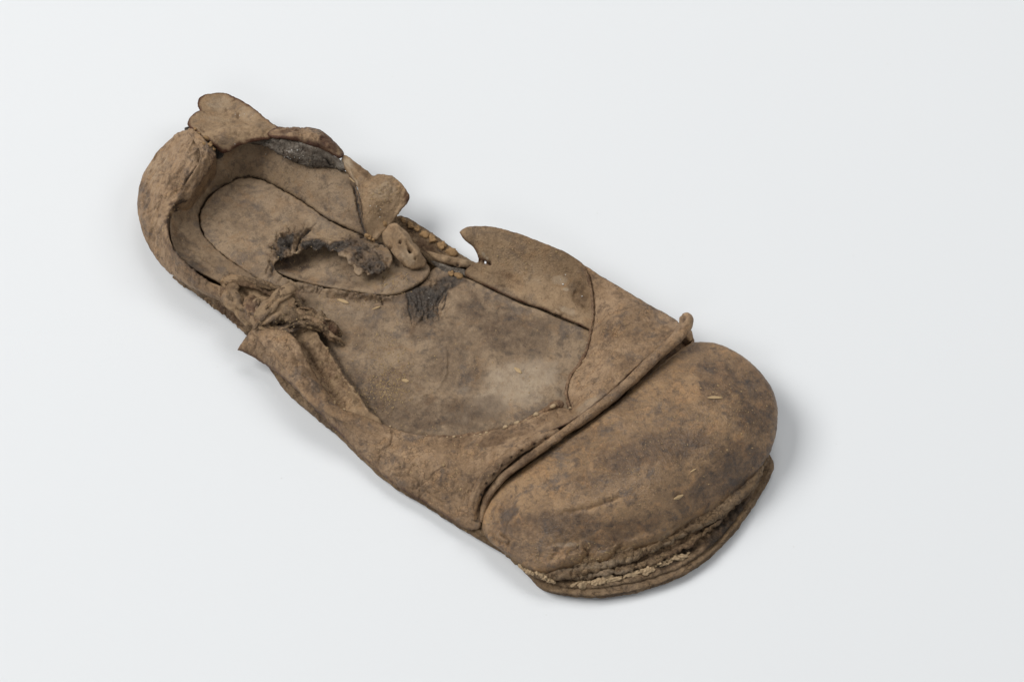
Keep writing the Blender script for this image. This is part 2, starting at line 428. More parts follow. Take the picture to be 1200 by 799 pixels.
# ------------------------------------------------------------------ tube / lump builders
def tube(name, path, radii, mat='grain', ns=28, step=0.45, squash=1.0, rough=(0.3, 3.0), ridges=(0.0, 6), strokes=(), st0=(0, 0, 0),
         blobs=(), seed=0, label=None, parent=shoe, twist=0.0, hit=True):
    """path [(u,v,z)], radii mm per point"""
    w_ = P(np.array([p[0] for p in path]), np.array([p[1] for p in path]), np.array([p[2] for p in path]))
    c4 = cr_spline([np.r_[a, r] for a, r in zip(w_, radii)], step=step, closed=False)
    c = c4[:, :3]; R = c4[:, 3]; n = len(c)
    s = np.r_[0, np.cumsum(np.linalg.norm(np.diff(c, axis=0), axis=1))]
    tan = np.gradient(c, axis=0); tan /= np.linalg.norm(tan, axis=1)[:, None]
    upv = np.array([0, 0, 1.0]); side = np.cross(tan, upv); side /= np.linalg.norm(side, axis=1)[:, None] + 1e-9
    nrm = np.cross(side, tan)
    Rm = R.max(); endf = np.sqrt(np.clip(1 - (1 - np.clip(np.minimum(s, s[-1] - s) / (R + 1e-6), 0, 1)) ** 2, 0, 1))
    th = np.arange(ns) / ns * 2 * np.pi
    rr = (R * np.maximum(endf, 0.02))[:, None]
    tt = th[None] + twist * s[:, None]
    dirs = np.cos(th)[None, :, None] * side[:, None, :] + (np.sin(th) * squash)[None, :, None] * nrm[:, None, :]
    pos = c[:, None, :] + dirs * rr[..., None]
    flat = pos.reshape(-1, 3)
    disp = rough[0] * fbm(flat + seed * 3.1, rough[1], 4, seed, 0.55)
    if ridges[0]:
        wv = fbm(np.c_[np.repeat(s, ns) * 0.25, (tt.ravel() * Rm), np.full(len(flat), seed * 1.7)], max(0.6, 2 * np.pi * Rm / ridges[1]), 2, seed + 3)
        disp = disp + ridges[0] * (1 - 2 * np.abs(wv))
    d3 = dirs.reshape(-1, 3)
    flat = flat + d3 * (disp * np.repeat(np.maximum(endf, 0.05), ns))[:, None]
    u, v = UV(flat)
    st = np.tile(np.array(st0, float), (len(flat), 1))
    if len(strokes):
        hs, s2 = stroke_field(u, v, strokes); st = np.maximum(st, s2); flat = flat + d3 * np.where(d3[:, 2] > 0, hs, 0)[:, None]
    st = blob_stain_shade(u, v, flat, blobs, st)
    i = np.arange(n - 1)[:, None]; j = np.arange(ns)[None]
    F = np.stack([i * ns + j, i * ns + (j + 1) % ns, (i + 1) * ns + (j + 1) % ns, (i + 1) * ns + j], -1).reshape(-1, 4)
    return mesh_obj(name, flat, F, M[mat], parent, st, hit, label)

def lump_mesh(name, r, seed, mat, nz=0.35, seg=12, rings=8, sc=1.2):
    th = np.linspace(0, np.pi, rings + 1); ph = np.arange(seg) / seg * 2 * np.pi
    v = []
    for a in th:
        for b in ph: v.append((math.sin(a) * math.cos(b) * r[0], math.sin(a) * math.sin(b) * r[1], math.cos(a) * r[2]))
    v = np.array(v); nn = fbm(v + seed * 7.7, sc, 3, seed, 0.7)
    v = v * (1 + nz * 1.6 * nn)[:, None]
    i = np.arange(rings)[:, None]; j = np.arange(seg)[None]
    F = np.stack([i * seg + j, (i + 1) * seg + j, (i + 1) * seg + (j + 1) % seg, i * seg + (j + 1) % seg], -1).reshape(-1, 4)
    me = bpy.data.meshes.new(name)
    me.from_pydata([tuple(x * MM) for x in v], [], [tuple(int(k) for k in f) for f in F]); me.validate()
    me.polygons.foreach_set('use_smooth', np.ones(len(me.polygons), bool))
    me.materials.append(mat)
    return me

# ================================================================== THE SETTING
def backdrop():
    m = bpy.data.materials.new('white_matt_paper'); m.use_nodes = True
    nt = m.node_tree; bs = nt.nodes['Principled BSDF']; L = nt.links.new
    tc = nd(nt, 'ShaderNodeTexCoord'); n = nd(nt, 'ShaderNodeTexNoise'); n.inputs['Scale'].default_value = 7; n.inputs['Detail'].default_value = 5
    L(tc.outputs['Object'], n.inputs['Vector'])
    mx = nd(nt, 'ShaderNodeMix', data_type='RGBA'); L(n.outputs[0], mx.inputs[0])
    mx.inputs[6].default_value = (0.700, 0.720, 0.736, 1); mx.inputs[7].default_value = (0.712, 0.731, 0.747, 1)
    L(mx.outputs[2], bs.inputs['Base Color']); bs.inputs['Roughness'].default_value = 0.75; bs.inputs['Specular IOR Level'].default_value = 0.15
    n2 = nd(nt, 'ShaderNodeTexNoise'); n2.inputs['Scale'].default_value = 900; L(tc.outputs['Object'], n2.inputs['Vector'])
    b = nd(nt, 'ShaderNodeBump'); b.inputs['Strength'].default_value = 0.05; b.inputs['Distance'].default_value = 0.0003
    L(n2.outputs[0], b.inputs['Height']); L(b.outputs[0], bs.inputs['Normal'])
    S = 2.2
    me = bpy.data.meshes.new('white_surface'); me.from_pydata([(-S, -S, 0), (S, -S, 0), (S, S, 0), (-S, S, 0)], [], [(0, 1, 2, 3)])
    me.materials.append(m)
    o = bpy.data.objects.new('white_surface', me); link(o); o['kind'] = 'structure'
backdrop()

D_, G_, R_ = 0, 1, 2     # stain channels: dark (stains and painted shade), pale grey, rust

# ================================================================== SOLE LAYERS
sheet('outsole', [
    (215,170,2.4),(250,165,2.4),(300,178,2.4),(350,200,2.4),(400,222,2.4),(440,242,2.4),(466,254,3),(480,259,3),(500,271,3),(520,286,3),(541,301,3),
    (556,311,3),(600,335,2.4),(650,355,2.4),(700,375,2.4),(760,405,2.4),(805,432,2.4),(850,462,2.4),(885,500,2.4),(901,532,3),(907,546,3.4),(899,566,3),(889,583,2.6),
    (873,608,2.2),(852,634,2),(829,656,2),(800,675,2),(770,687,2),(740,695,2),(700,700,2),(665,698,2),(641,693,2),(629,686,2),(618,674,2),(605,660,2),
    (590,649,2),(560,631,2),(530,613,2),(500,594,2),(470,576,2.2),(440,554,2.2),(402,517,2.2),(372,492,2.2),(338,462,2.2),(315,430,2.2),(294,396,2.4),
    (276,378,2.4),(245,355,2.4),(226,341,2.4),(205,325,2.4),(190,300,2.4),(182,260,2.4),(188,210,2.4)],
    t=2.9, mat='sole', rag=0.5, rag_s=3.0, step=0.42, bumps=(0.25, 5), fine=(0.18, 1.2), edge=0.8, edge_st=[(R_, 1.2, 0.4)], seed=1, smooth=0.2)

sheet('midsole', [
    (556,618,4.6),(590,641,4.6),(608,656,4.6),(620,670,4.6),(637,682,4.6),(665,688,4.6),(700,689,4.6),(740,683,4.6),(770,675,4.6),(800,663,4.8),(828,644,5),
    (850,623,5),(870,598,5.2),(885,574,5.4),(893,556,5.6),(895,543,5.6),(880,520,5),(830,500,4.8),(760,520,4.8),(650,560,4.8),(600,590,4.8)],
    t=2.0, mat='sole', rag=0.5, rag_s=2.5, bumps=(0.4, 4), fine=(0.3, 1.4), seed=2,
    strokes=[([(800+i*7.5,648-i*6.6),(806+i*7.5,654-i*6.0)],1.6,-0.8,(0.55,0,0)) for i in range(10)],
    blobs=[(700,676,80,8,-4,D_,0.8),(790,655,60,9,-28,D_,0.85),(850,620,60,12,-48,D_,0.85)])  # dark bands paint the shade of the recess below the welt lip

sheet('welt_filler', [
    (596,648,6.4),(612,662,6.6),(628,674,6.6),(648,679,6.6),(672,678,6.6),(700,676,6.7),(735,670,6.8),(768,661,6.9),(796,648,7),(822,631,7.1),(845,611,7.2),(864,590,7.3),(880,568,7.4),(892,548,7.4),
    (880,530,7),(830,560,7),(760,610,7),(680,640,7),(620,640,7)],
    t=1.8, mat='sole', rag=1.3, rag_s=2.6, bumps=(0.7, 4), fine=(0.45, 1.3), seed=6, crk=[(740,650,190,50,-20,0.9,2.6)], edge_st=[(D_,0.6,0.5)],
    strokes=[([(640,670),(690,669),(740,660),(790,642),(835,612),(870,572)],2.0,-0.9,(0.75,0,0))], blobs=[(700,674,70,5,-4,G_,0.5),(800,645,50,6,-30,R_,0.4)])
sheet('welt', [
    (560,612.0,5.3),(566,622.0,5.3),(580,636.0,5.5),(597,653.0,5.7),(612,665.0,6.1),(628,675.0,6.6),(648,680.0,7.1),(668,678.0,7.3),(690,673.0,7.5),(720,664.0,7.9),(745,656.0,8.1),(780,640.0,8.3),
    (810,625.0,8.5),(840,609.0,8.7),(860,594.0,8.9),(880,576.0,9.1),(893,555.0,9.5),(901,535.0,10.1),(880,520.0,10.1),(840,540.0,10.1),(780,583.0,10.1),(700,613.0,9.1),(640,623.0,8.1),(590,608.0,7.1)],
    t=3.6, mat='sole', rag=1.1, rag_s=2.8, bumps=(0.8, 5), fine=(0.5, 1.4), seed=3, edge=1.0, crk=[(730,640,180,50,-20,0.7,3.0)],
    strokes=[([(640,673),(690,664),(740,648),(790,625),(830,605)],2.2,-0.9,(0.3,0,0))],
    blobs=[(620,660,34,9,35,G_,0.75),(700,664,60,5,-8,G_,0.45),(790,637,60,5,-28,G_,0.45),(600,648,34,7,38,G_,0.7)])
sheet('sole_layer', [
    (556,624,4.0),(590,645,4.0),(606,657,4.0),(619,672,4.0),(630,684,4.0),(642,691,3.9),(665,696,3.8),(700,698,3.8),(740,692.5,3.8),(770,684,3.8),(800,672,3.8),(828,653,3.8),
    (851,631,3.9),(872,605,4),(888,580,4.3),(898,563,4.6),(905,545,4.8),(890,520,4),(830,500,4),(760,540,4),(650,590,4),(600,600,4)],
    t=1.1, mat='sole', rag=0.6, rag_s=4, bumps=(0.25, 4), fine=(0.2, 1.2), seed=4, edge_st=[(D_,0.5,0.3)])
# ================================================================== INSOLES
cr_ = np.random.default_rng(3); CRACKS = []
for k in range(22):
    u0 = cr_.uniform(472, 528); v0 = 345 - (u0 - 472) * 0.15 + cr_.uniform(-6, 16); pts_ = [(u0, v0)]; dx = (492 - u0) * 0.12
    for j in range(int(cr_.integers(3, 6))):
        u0 += dx + cr_.normal() * 2.4; v0 += cr_.uniform(4, 8); pts_.append((u0, v0))
    CRACKS.append((pts_, 0.8, -0.5, (1.0, 0, 0)))
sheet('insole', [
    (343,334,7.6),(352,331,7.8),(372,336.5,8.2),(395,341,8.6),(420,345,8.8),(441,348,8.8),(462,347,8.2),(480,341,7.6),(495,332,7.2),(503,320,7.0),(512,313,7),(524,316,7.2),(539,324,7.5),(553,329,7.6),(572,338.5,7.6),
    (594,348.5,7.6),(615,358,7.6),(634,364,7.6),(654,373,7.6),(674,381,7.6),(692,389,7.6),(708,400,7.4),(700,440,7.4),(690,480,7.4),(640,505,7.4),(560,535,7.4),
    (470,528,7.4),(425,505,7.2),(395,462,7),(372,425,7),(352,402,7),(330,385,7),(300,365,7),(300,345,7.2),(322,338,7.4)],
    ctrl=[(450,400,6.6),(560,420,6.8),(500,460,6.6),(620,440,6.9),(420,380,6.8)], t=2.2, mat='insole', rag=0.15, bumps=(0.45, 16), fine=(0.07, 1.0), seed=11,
    strokes=[([(343,332),(360,337),(380,341),(400,345),(420,348),(440,350),(458,350)],3.0,1.2,(0.35,0,0)),([(350,345),(390,353),(430,358),(465,357)],4,-0.5),
             ([(372,339),(371,345)],1.1,-0.8,(0.7,0,0)),([(398,343),(399,347)],0.9,-0.6,(0.45,0,0)),
             ([(421,346),(424,353)],1.0,-0.7,(0.6,0,0)),([(437,348),(436,353)],0.9,-0.6,(0.5,0,0)),([(446,348),(448,358)],1.1,-1.0,(0.8,0,0)),
             ([(345,338),(350,348),(356,358)],3.5,-1.2,(0.6,0,0)),
             *CRACKS,
             ([(452,503),(475,509.5),(500,513),(530,514),(558,510.5),(585,505),(612,496),(632,486),(648,477)],2.6,-0.5,(0.62,0,0)),  # dark line paints the shade under the vamp rim
             ([(380,400),(392,418),(406,440),(424,465),(436,484),(450,498)],2.6,-0.4,(0.7,0,0)),  # same painted shade along the inner strip's edge
             ([(522,408),(524,425),(521,445),(510,460),(490,468),(465,470)],2.0,0.35,(0,0.25,0)),
             ([(525,410),(527,428),(524,448)],3.0,-0.25,(0.2,0,0)),
             ([(400,385),(420,400),(440,420)],8,0.5)],
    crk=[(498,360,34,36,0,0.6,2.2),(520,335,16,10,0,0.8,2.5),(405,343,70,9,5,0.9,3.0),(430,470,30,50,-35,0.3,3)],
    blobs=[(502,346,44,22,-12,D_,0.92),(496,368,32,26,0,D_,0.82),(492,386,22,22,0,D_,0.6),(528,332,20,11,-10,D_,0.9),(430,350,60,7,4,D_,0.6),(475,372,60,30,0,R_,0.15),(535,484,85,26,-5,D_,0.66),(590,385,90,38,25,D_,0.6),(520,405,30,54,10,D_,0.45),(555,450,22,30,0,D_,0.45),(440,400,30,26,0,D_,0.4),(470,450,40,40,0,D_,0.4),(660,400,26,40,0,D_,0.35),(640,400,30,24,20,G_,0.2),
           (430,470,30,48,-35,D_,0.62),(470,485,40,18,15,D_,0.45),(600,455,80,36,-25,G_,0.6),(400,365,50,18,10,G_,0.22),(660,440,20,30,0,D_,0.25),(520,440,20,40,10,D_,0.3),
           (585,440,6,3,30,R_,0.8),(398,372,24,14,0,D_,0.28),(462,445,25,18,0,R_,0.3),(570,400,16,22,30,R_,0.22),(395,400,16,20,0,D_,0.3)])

sheet('insole_patch', [
    (312,306,7),(325,290,6.6),(345,280,6.4),(380,278,6.4),(420,280,6.6),(462,288,8),(488,300,8.8),(503,312,9),(503,321,9),(495,330,9),(480,339,8.8),(463,345.5,8.4),(441,346,8),(420,343,7.6),(395,339.5,7.2),
    (372,335,6.8),(352,330,6.4),(338,325,6.4),(322,318,6.6)],
    ctrl=[(370,310,4.9),(350,305,4.6),(335,312,5.0),(400,325,6.0),(440,335,7.6),(475,328,8.9)], t=1.6, mat='insole', rag=0.2, bumps=(0.2,8), seed=12,
    strokes=[([(448,325),(449,338),(447,344)],1.0,-0.5,(0.5,0,0))],
    blobs=[(342,306,30,17,0,D_,0.66),(410,312,30,9,20,D_,0.45),(400,334,55,5,5,D_,0.45),(380,305,16,8,0,R_,0.25),(455,335,30,9,0,G_,0.25),(487,318,12,10,0,D_,0.35)])  # first blob paints the hole's shaded left floor

CR = [(300,326),(281,314),(263,301),(248,287),(239,276),(235,266),(233.5,255),(235.5,246),(240,238),(247,229),(257,221),(268,215),(276,210),(290,208),(304,210),(318,216),(335,225),(350,234),(365,244),(380,255),(400,265),(420,274),(440,284)]
sheet('heel_pad', [(311,331,8.6)] + [(u+0.4+0.3*(i<9), v+0.7-0.5*(i<9), 8.8) for i, (u, v) in enumerate(CR)] + [
    (450,288,10),(458,296,12.5),(460,306,13),(456,314,13),(450,317,12.5),(446,322,12.5),(438,320,12.8),(432,322.5,12.8),(427,319,12.5),(422,324,12.5),(416,321,12.2),(414,313,12.2),(409,311,12),(405,303,12),(398,301,12),(394,295,11.8),(386,293,11.8),(380,289,11.8),(371,294,12),(364,290,12),(356,292,12),(351,296,12),
    (345,299,11.5),(334,302,11.2),(323,307,10.5),(322,315,9.2),(330,323,9),(342,329,8.8),(349,333,8.6),(344,338,8.4),(328,337,8.4)],
    ctrl=[(270,260,8.2),(300,250,8.2),(300,290,8.6),(350,255,8.6),(400,278,9.8),(425,292,12.4),(440,300,13)], t=1.2, mat='insole', rag=0.5, rag_s=1.6, bumps=(0.25,12), seed=13, edge_st=[(D_,0.4,0.6)],
    crk=[(334,288,22,20,-40,1.5,3.2),(372,290,26,8,5,1.1,2.6),(428,300,38,24,22,1.3,4.2),(440,318,20,7,0,1.2,2.0)],
    strokes=[*[([a_, b_, c_],0.8,-0.6,(0.7,0,0)) for a_,b_,c_ in (((328,272),(331,278),(334,284)),((347,264),(345,271),(346,279)),((320,281),(325,285),(331,288)),((313,287),(318,291),(325,293)),((312,298),(316,300),(321,305)),((358,262),(356,270),(350,278)),((372,262),(366,266),(360,274)),((338,267),(340,274),(340,282)),((316,310),(313,316),(312,322)))],
             ([(333,276),(338,285),(341,296)],2.2,-1.6,(0.9,0,0)),([(365,268),(352,280),(347,295)],2.0,-1.8,(0.98,0,0)),([(330,273),(336,279)],1.4,-0.8,(0.8,0,0)),
             ([(318,288),(326,296),(330,304)],2.2,-1.4,(0.9,0,0)),([(316,305),(320,312),(319,320)],2.0,-1.2,(0.9,0,0)),
             ([(324,297),(332,286),(345,279),(355,272)],4.0,1.5,(0.3,0,0)),([(350,290),(370,284),(392,287)],3.5,1.0,(0.3,0,0)),
             ([(398,285),(420,280),(445,293)],5,0.8,(0.1,0,0)),
             ([(393,292),(400,287),(410,284)],1.5,-0.8,(0.7,0,0)),([(414,306),(424,302),(424,312),(436,308)],2.0,-0.9,(0.85,0,0)),
             ([(430,316),(440,308),(448,304)],1.5,-0.5,(0.5,0,0)),([(420,290),(432,300),(450,308)],1.5,0.4),([(410,292),(425,300)],1.5,-0.4,(0.4,0,0)),
             ([(316,326),(322,318),(325,312)],1.6,-0.9,(0.35,0,0)),([(326,332),(333,324),(337,320)],1.4,-0.8,(0.35,0,0)),([(336,334),(341,330)],1.2,-0.6,(0.3,0,0))] ,
    blobs=[(335,286,15,13,-40,D_,1.0),(328,300,10,9,0,D_,0.95),(372,290,28,9,5,D_,1.0),(422,292,36,16,22,D_,0.8),(432,310,28,14,20,D_,0.85),(397,290,14,9,0,D_,0.95),(440,316,18,6,0,D_,0.85),(330,238,36,16,20,D_,0.22),(315,262,20,14,0,D_,0.2),
           (265,262,24,28,0,G_,0.10),(380,266,30,10,30,G_,0.25),(436,294,24,7,25,G_,0.4)])

ring_out = [(238,322,12.5),(216,307,14.5),(203,290,16.5),(199,265,18),(203,243,19),(215,225,19),(232,205,19),(248,186,19),(262,176,20),(285,168,20),(310,168,20),(335,180,19),(360,189,18),(385,194,17),(402,199,17),(415,212,16),(422,232,14.5),(425,250,13),(429,266,11),(434,280,9.6)]
sheet('heel_lining', ring_out + [(u-0.2-0.5*(v<300 and u<260), v-0.7, 8.5) for u, v in CR[::-1]] + [(296,328,8.8),(300,338,8.8),(285,343,9),(262,334,10.5)],
    ctrl=[(216,262,13),(222,285,12),(220,235,14),(245,205,14.5),(262,198,14.5),(290,188,14.8),(330,200,14),(370,220,13),(400,240,12),(250,308,10.5)],
    t=1.3, mat='insole', rag=0.3, rag_s=1.5, bumps=(0.3,9), seed=14, smooth=2.0, edge_st=[(D_,0.45,0.7)],
    strokes=[([(271,211),(270,204),(266,200)],1.3,-0.9,(0.5,0,0)),([(245,222),(262,216),(272,208)],2.2,-0.8,(0.45,0,0)),([(232,232),(240,239)],1.2,-0.5,(0.3,0,0)),
             ([(255,214),(268,208)],3,0.6),([(216,290),(235,305),(252,318)],2,0.3),([(412,213),(419,232),(421.5,248),(424,262),(430,276)],1.7,-1.0,(1.0,0,0)),([(409,248),(412,260)],1.2,-0.5,(0.4,0,0)),([(205,265),(215,292),(238,314)],2,-0.4,(0.3,0,0)),
             ([(270,325),(290,330),(305,336)],1.6,-0.6,(0.4,0,0)),([(258,324),(285,335)],1.6,0.5)],
    blobs=[(208,285,12,26,-25,D_,0.5),(235,315,22,7,35,D_,0.5),(300,190,40,12,10,G_,0.15),(210,255,8,18,0,D_,0.35),(420,235,8,22,0,D_,0.2)])  # dark blobs near the heel wall paint its shading
# ================================================================== HEEL COUNTER
sheet('heel_counter', [
    (220,151,24),(205,158,20),(186,175,17),(169,200,14),(161,228,12.5),(161.5,250,11.5),(168,275,10),(180,298,9),(194,315,8.5),(208,326,9),(224,334,10.5),(238,340,11.5),(252,346,12),(264,353,12),(276,362,11.5),
    (286,368,12),(284,356,13.5),(270,342,14.5),(256,334,15.5),(244,328,16.5),(231,319,18.5),(213,303,20.5),(200,284,22),(196,262,23),(200,243,23.5),(208,236,23.5),
    (221,232,21),(230,219,21),(239,206,21.5),(247,194,22),(252,186,23),(250,177,25),(241,168,26.5),(231,158,26)],
    ctrl=[(180,235,19.5),(176,220,18.5),(183,208,20.5),(200,190,23.5),(215,175,26),(225,190,26),(215,215,24.5),(195,225,22.5),(183,262,18.5),(190,285,17),(205,302,17),(222,322,14.5),(245,334,14.5),(235,330,14)],
    solid=3.4, inset=2.5, edge=0.8, mat='grain', rag=0.2, bumps=(0.7,9), fine=(0.10,1.4), seed=21, crease=(0.8, 3.4, 62, 3.2),
    strokes=[([(198,300),(196,270),(200,240),(210,205),(228,178)],4.0,-0.7,(0.12,0,0)),([(206,240),(214,216),(232,192)],3,0.7),([(236,212),(247,190)],2,-0.4,(0.25,0,0)),
             ([(180,210),(176,240),(182,268)],3,-0.6,(0.1,0,0)),([(188,205),(186,235),(192,265)],2.5,0.5),([(199,303),(201,312)],1.6,-0.6,(0.5,0,0)),([(205,308),(199,318)],1.4,-0.5,(0.4,0,0)),
             ([(224,152),(236,165),(249,178)],1.6,-1.2,(0.75,0,0)),([(206,178),(222,190)],2,-0.4),
             ([(172,225),(178,200),(196,176),(214,160)],2.2,-0.6,(0.12,0,0)),([(178,235),(188,208),(206,184)],2.0,-0.5,(0.15,0,0)),([(190,250),(192,225),(202,205)],1.8,0.5),
             ([(176,262),(182,285),(194,302)],2,-0.5,(0.1,0,0)),([(190,268),(189,285),(200,300)],1.6,-0.5,(0.25,0,0.2)),([(210,168),(226,182),(238,200)],3,0.5),([(222,158),(236,172),(243,186)],2,-0.4,(0.15,0,0)),
             ([(200,286),(216,308),(240,326)],2.5,0.6)],
    crk=[(190,240,30,80,0,0.45,4.5),(225,325,40,12,38,0.4,3)],
    edge_st=[(D_, 0.7, 0.30)],
    blobs=[(205,238,12,6,0,D_,0.85),(199,262,5,22,0,D_,0.8),(207,295,7,20,-40,D_,0.85),(232,318,20,5,35,D_,0.8),(197,175,10,6,0,D_,0.3),(190,240,8,14,0,D_,0.35),(200,292,7,14,-30,R_,0.4),(240,345,22,10,38,D_,0.3),(262,362,20,8,40,R_,0.35),  # dark blobs along the inner edge paint the crevice shade
           (185,195,26,12,-50,G_,0.3),(225,183,14,12,0,G_,0.18)])
sheet('collar_fold', [(222,150,27.5),(233,157,28.5),(243,167,28.5),(251,177,27),(253,186,25),(248,195,24),(241,206,23.5),(233,217,23),(226,228,22.5),(222,234,22),(214,238,22),(207,240,22.5),(204,238,24.5),(210,228,25.5),(217,216,26.2),(226,203,27),(233,190,27.8),(234,178,28.5),(227,164,28.5),(219,154,27.5)],
    ctrl=[(240,190,27.2),(228,212,26),(243,178,28)], t=1.2, mat='grain', rag=0.35, rag_s=2, bumps=(0.5,5), fine=(0.15,1.3), seed=28, crk=[(232,195,22,45,30,0.5,4)], edge_st=[(D_,0.5,0.7)],
    strokes=[([(230,165),(239,182),(232,205),(216,228)],2,-0.5,(0.2,0,0)),([(236,160),(245,176),(240,196)],2,0.4)],
    blobs=[(212,237,12,5,-10,D_,0.9),(240,160,14,10,40,G_,0.2),(247,185,5,10,0,R_,0.35)])
sheet('quarter_stub', [
    (203,324,4.6),(215,329,6.5),(228,335,8),(245,341,9),(262,347,10),(276,356,10.5),(290,366,11),(303,378,10.5),(306,388,9),(297,391,6),(289,393,4.8),(275,380,4.6),(258,366,4.4),(243,355,4.4),(226,343,4.4),(212,334,4.4)],
    t=1.6, mat='sole', rag=0.6, rag_s=2, bumps=(0.7,4), fine=(0.3,1.5), seed=26, crk=[(255,362,60,20,38,1.0,3.2)],
    strokes=[([(225,340),(250,356),(272,374),(290,388)],1.5,-0.7,(0.5,0,0)),([(250,345),(246,354)],1.3,-0.8,(0.6,0,0)),([(268,356),(264,366)],1.3,-0.8,(0.6,0,0)),([(284,368),(281,378)],1.3,-0.7,(0.6,0,0))],
    blobs=[(255,352,30,8,35,D_,0.45),(270,370,26,5,40,R_,0.5),(232,341,20,4,30,G_,0.3)])
# dark sheet added under the heel-top split, coloured as the hole's shade
sheet('split_dark_fill', [(216,150,20),(232,150,20),(250,163,21),(262,178,20),(256,186,19),(240,178,19),(224,164,19)], t=1.2, mat='hole_dark', seed=27, bumps=(0.5,3))
# ================================================================== FLAPS AT THE HEEL TOP
sheet('back_flap', [
    (221,149,25),(220,143,23.5),(224,137,22.5),(229,132.5,22),(234,130,22),(232,124,21),(233,116,20.5),(240,111,20.5),(255,109,20),(268,111,20),(285,119,20),(300,129,20.5),(313,140,21.5),(325,148.5,23),
    (338,151,24),(332,158,25.5),(320,162,25.5),(305,165,25.5),(291,168,25),(278,172,24.5),(268,178,24),(259,179,23.5),(254,174,25),(244,165,26.5),(231,156,27)],
    ctrl=[(262,130,19.5),(290,140,20.5),(270,143,20.5),(250,148,24),(275,156,27.5),(300,152,27),(260,165,27.5),(240,150,25.5)], t=1.0, mat='inner', rag=0.3, rag_s=1.3, bumps=(0.3,5), seed=22, corner=(4,),
    strokes=[([(262,147),(285,143),(303,143)],2.5,-0.7,(0.15,0,0)),([(252,150),(275,151),(300,150),(320,154)],5,0.5),([(238,131),(250,134)],1.3,-0.3,(0.2,0,0)),([(232,150),(245,155),(262,168)],2,0.5),  # first stroke also paints the fold's shadow
             ([(264,132),(266,127)],1.8,-0.5,(0.7,0,0)),([(279,133),(279,139)],1.6,-0.6,(0.8,0,0)),([(271,121),(278,117)],1.2,-0.3,(0,0,0.4)),([(234,151),(240,156)],1.3,-0.6,(0.7,0,0))],
    edge_st=[(R_, 0.95, 1.5)], crk=[(290,155,50,10,10,0.4,3)], blobs=[(258,122,24,12,10,G_,0.45),(290,135,20,9,30,G_,0.35),(300,150,12,4,0,D_,0.4),(300,157,40,7,0,R_,0.12),(250,141,18,7,0,G_,0.3)])
sheet('torn_lining', [
    (290,168,23),(305,164,24),(325,161,25),(345,164,25.5),(362,169,25),(378,175,24.5),(392,183,23.5),(402,190,22),(408,198,20.5),(400,200,18.5),(388,196,18),(375,197,18),(360,194.5,18.5),(345,190,19.5),(330,183,20.5),(315,174,21.5),(300,170,22)],
    ctrl=[(345,178,24),(365,184,23),(325,170,24.5)], t=1.3, mat='grey', rag=0.5, rag_s=2, bumps=(0.7,4), fine=(0.25,1.3), seed=23, edge_st=[(D_,0.5,0.8)], crk=[(345,180,60,16,20,0.7,2.6)],
    strokes=[([(378,184),(386,189),(393,194)],1.8,-2.0,(1,0,0)),([(310,166),(330,172),(352,180)],2,-0.9,(0.6,0,0)),([(335,185),(360,192),(385,195)],2,-0.6,(0.7,0,0)),([(340,168),(375,183)],2,-0.5,(0.6,0,0))],
    blobs=[(325,172,12,5,20,D_,0.6),(380,191,16,6,30,D_,0.5)])
sheet('rim_fold', [
    (313,157,26),(325,149.5,24.5),(340,150,24),(355,150,24),(367,150.5,24),(378,154.5,24),(390,164,23),(398,173,22),(403.5,181,21),(398,185,22.5),(388,181,24),(376,175,25),(362,170.5,25.8),(348,166,26.5),(333,163,26.8),(320,162,26.6)],
    ctrl=[(345,157,27.5),(368,161,27.6),(385,171,26)], t=1.6, mat='grain', rag=0.3, bumps=(0.5,4), seed=24,
    strokes=[([(325,156),(345,154),(362,151)],1.6,-0.5,(0.3,0,0.3)),([(345,162),(365,164),(385,177)],2,0.5)],
    edge_st=[(R_, 1.2, 1.3)], crk=[(360,160,50,14,20,0.5,3)], blobs=[(385,168,16,8,40,R_,0.75),(335,155,26,4,-5,R_,0.55),(372,170,10,5,20,D_,0.5),(352,158,16,4,0,G_,0.2)])
sheet('quarter_flap', [
    (400,189,20.5),(404,182,21),(413,187.5,21),(426,196.5,21),(437,205.5,20.5),(446,204.5,20.5),(460,206,20),(469,214,19.5),(480,228,18.5),(480.5,231,18),(476,239,17),(466,252,15.5),(458,262,13.5),(450,272,12.5),(441,281,11.5),(434,280,11.5),(429.5,272,13.5),
    (426.5,262,16),(424,245,18),(422,232,19),(417,218,18.5),(409,206,19.5)],
    ctrl=[(440,225,20.5),(455,222,20),(440,250,17.5),(455,240,18)], t=1.0, mat='inner', rag=0.4, rag_s=1.3, bumps=(0.4,5), fine=(0.15,1.3), seed=25, corner=(4,6,8,9),
    strokes=[([(400,190),(409,200),(417,214),(421,232)],2.4,0.9,(0,0.5,0)),([(425,232),(426,250),(429,268)],2,-0.3,(0.3,0,0)),([(412,192),(425,203),(436,211)],3,-0.8,(0.55,0,0)),([(437,207),(447,210),(462,210)],1.8,0.4,(0.3,0,0)),([(472,218),(470,235),(462,250)],2,-0.3,(0.2,0,0))],
    edge_st=[(D_, 0.55, 0.75)], crk=[(450,228,40,30,30,0.45,3)], blobs=[(478,230,6,10,20,R_,0.7),(423,198,18,5,38,D_,0.6),(452,225,22,16,0,G_,0.4),(408,193,16,7,40,G_,0.6),(422,255,4,24,0,D_,0.6),(445,212,12,4,0,D_,0.4),(468,228,5,5,0,R_,0.3),(440,245,12,14,0,D_,0.18)])
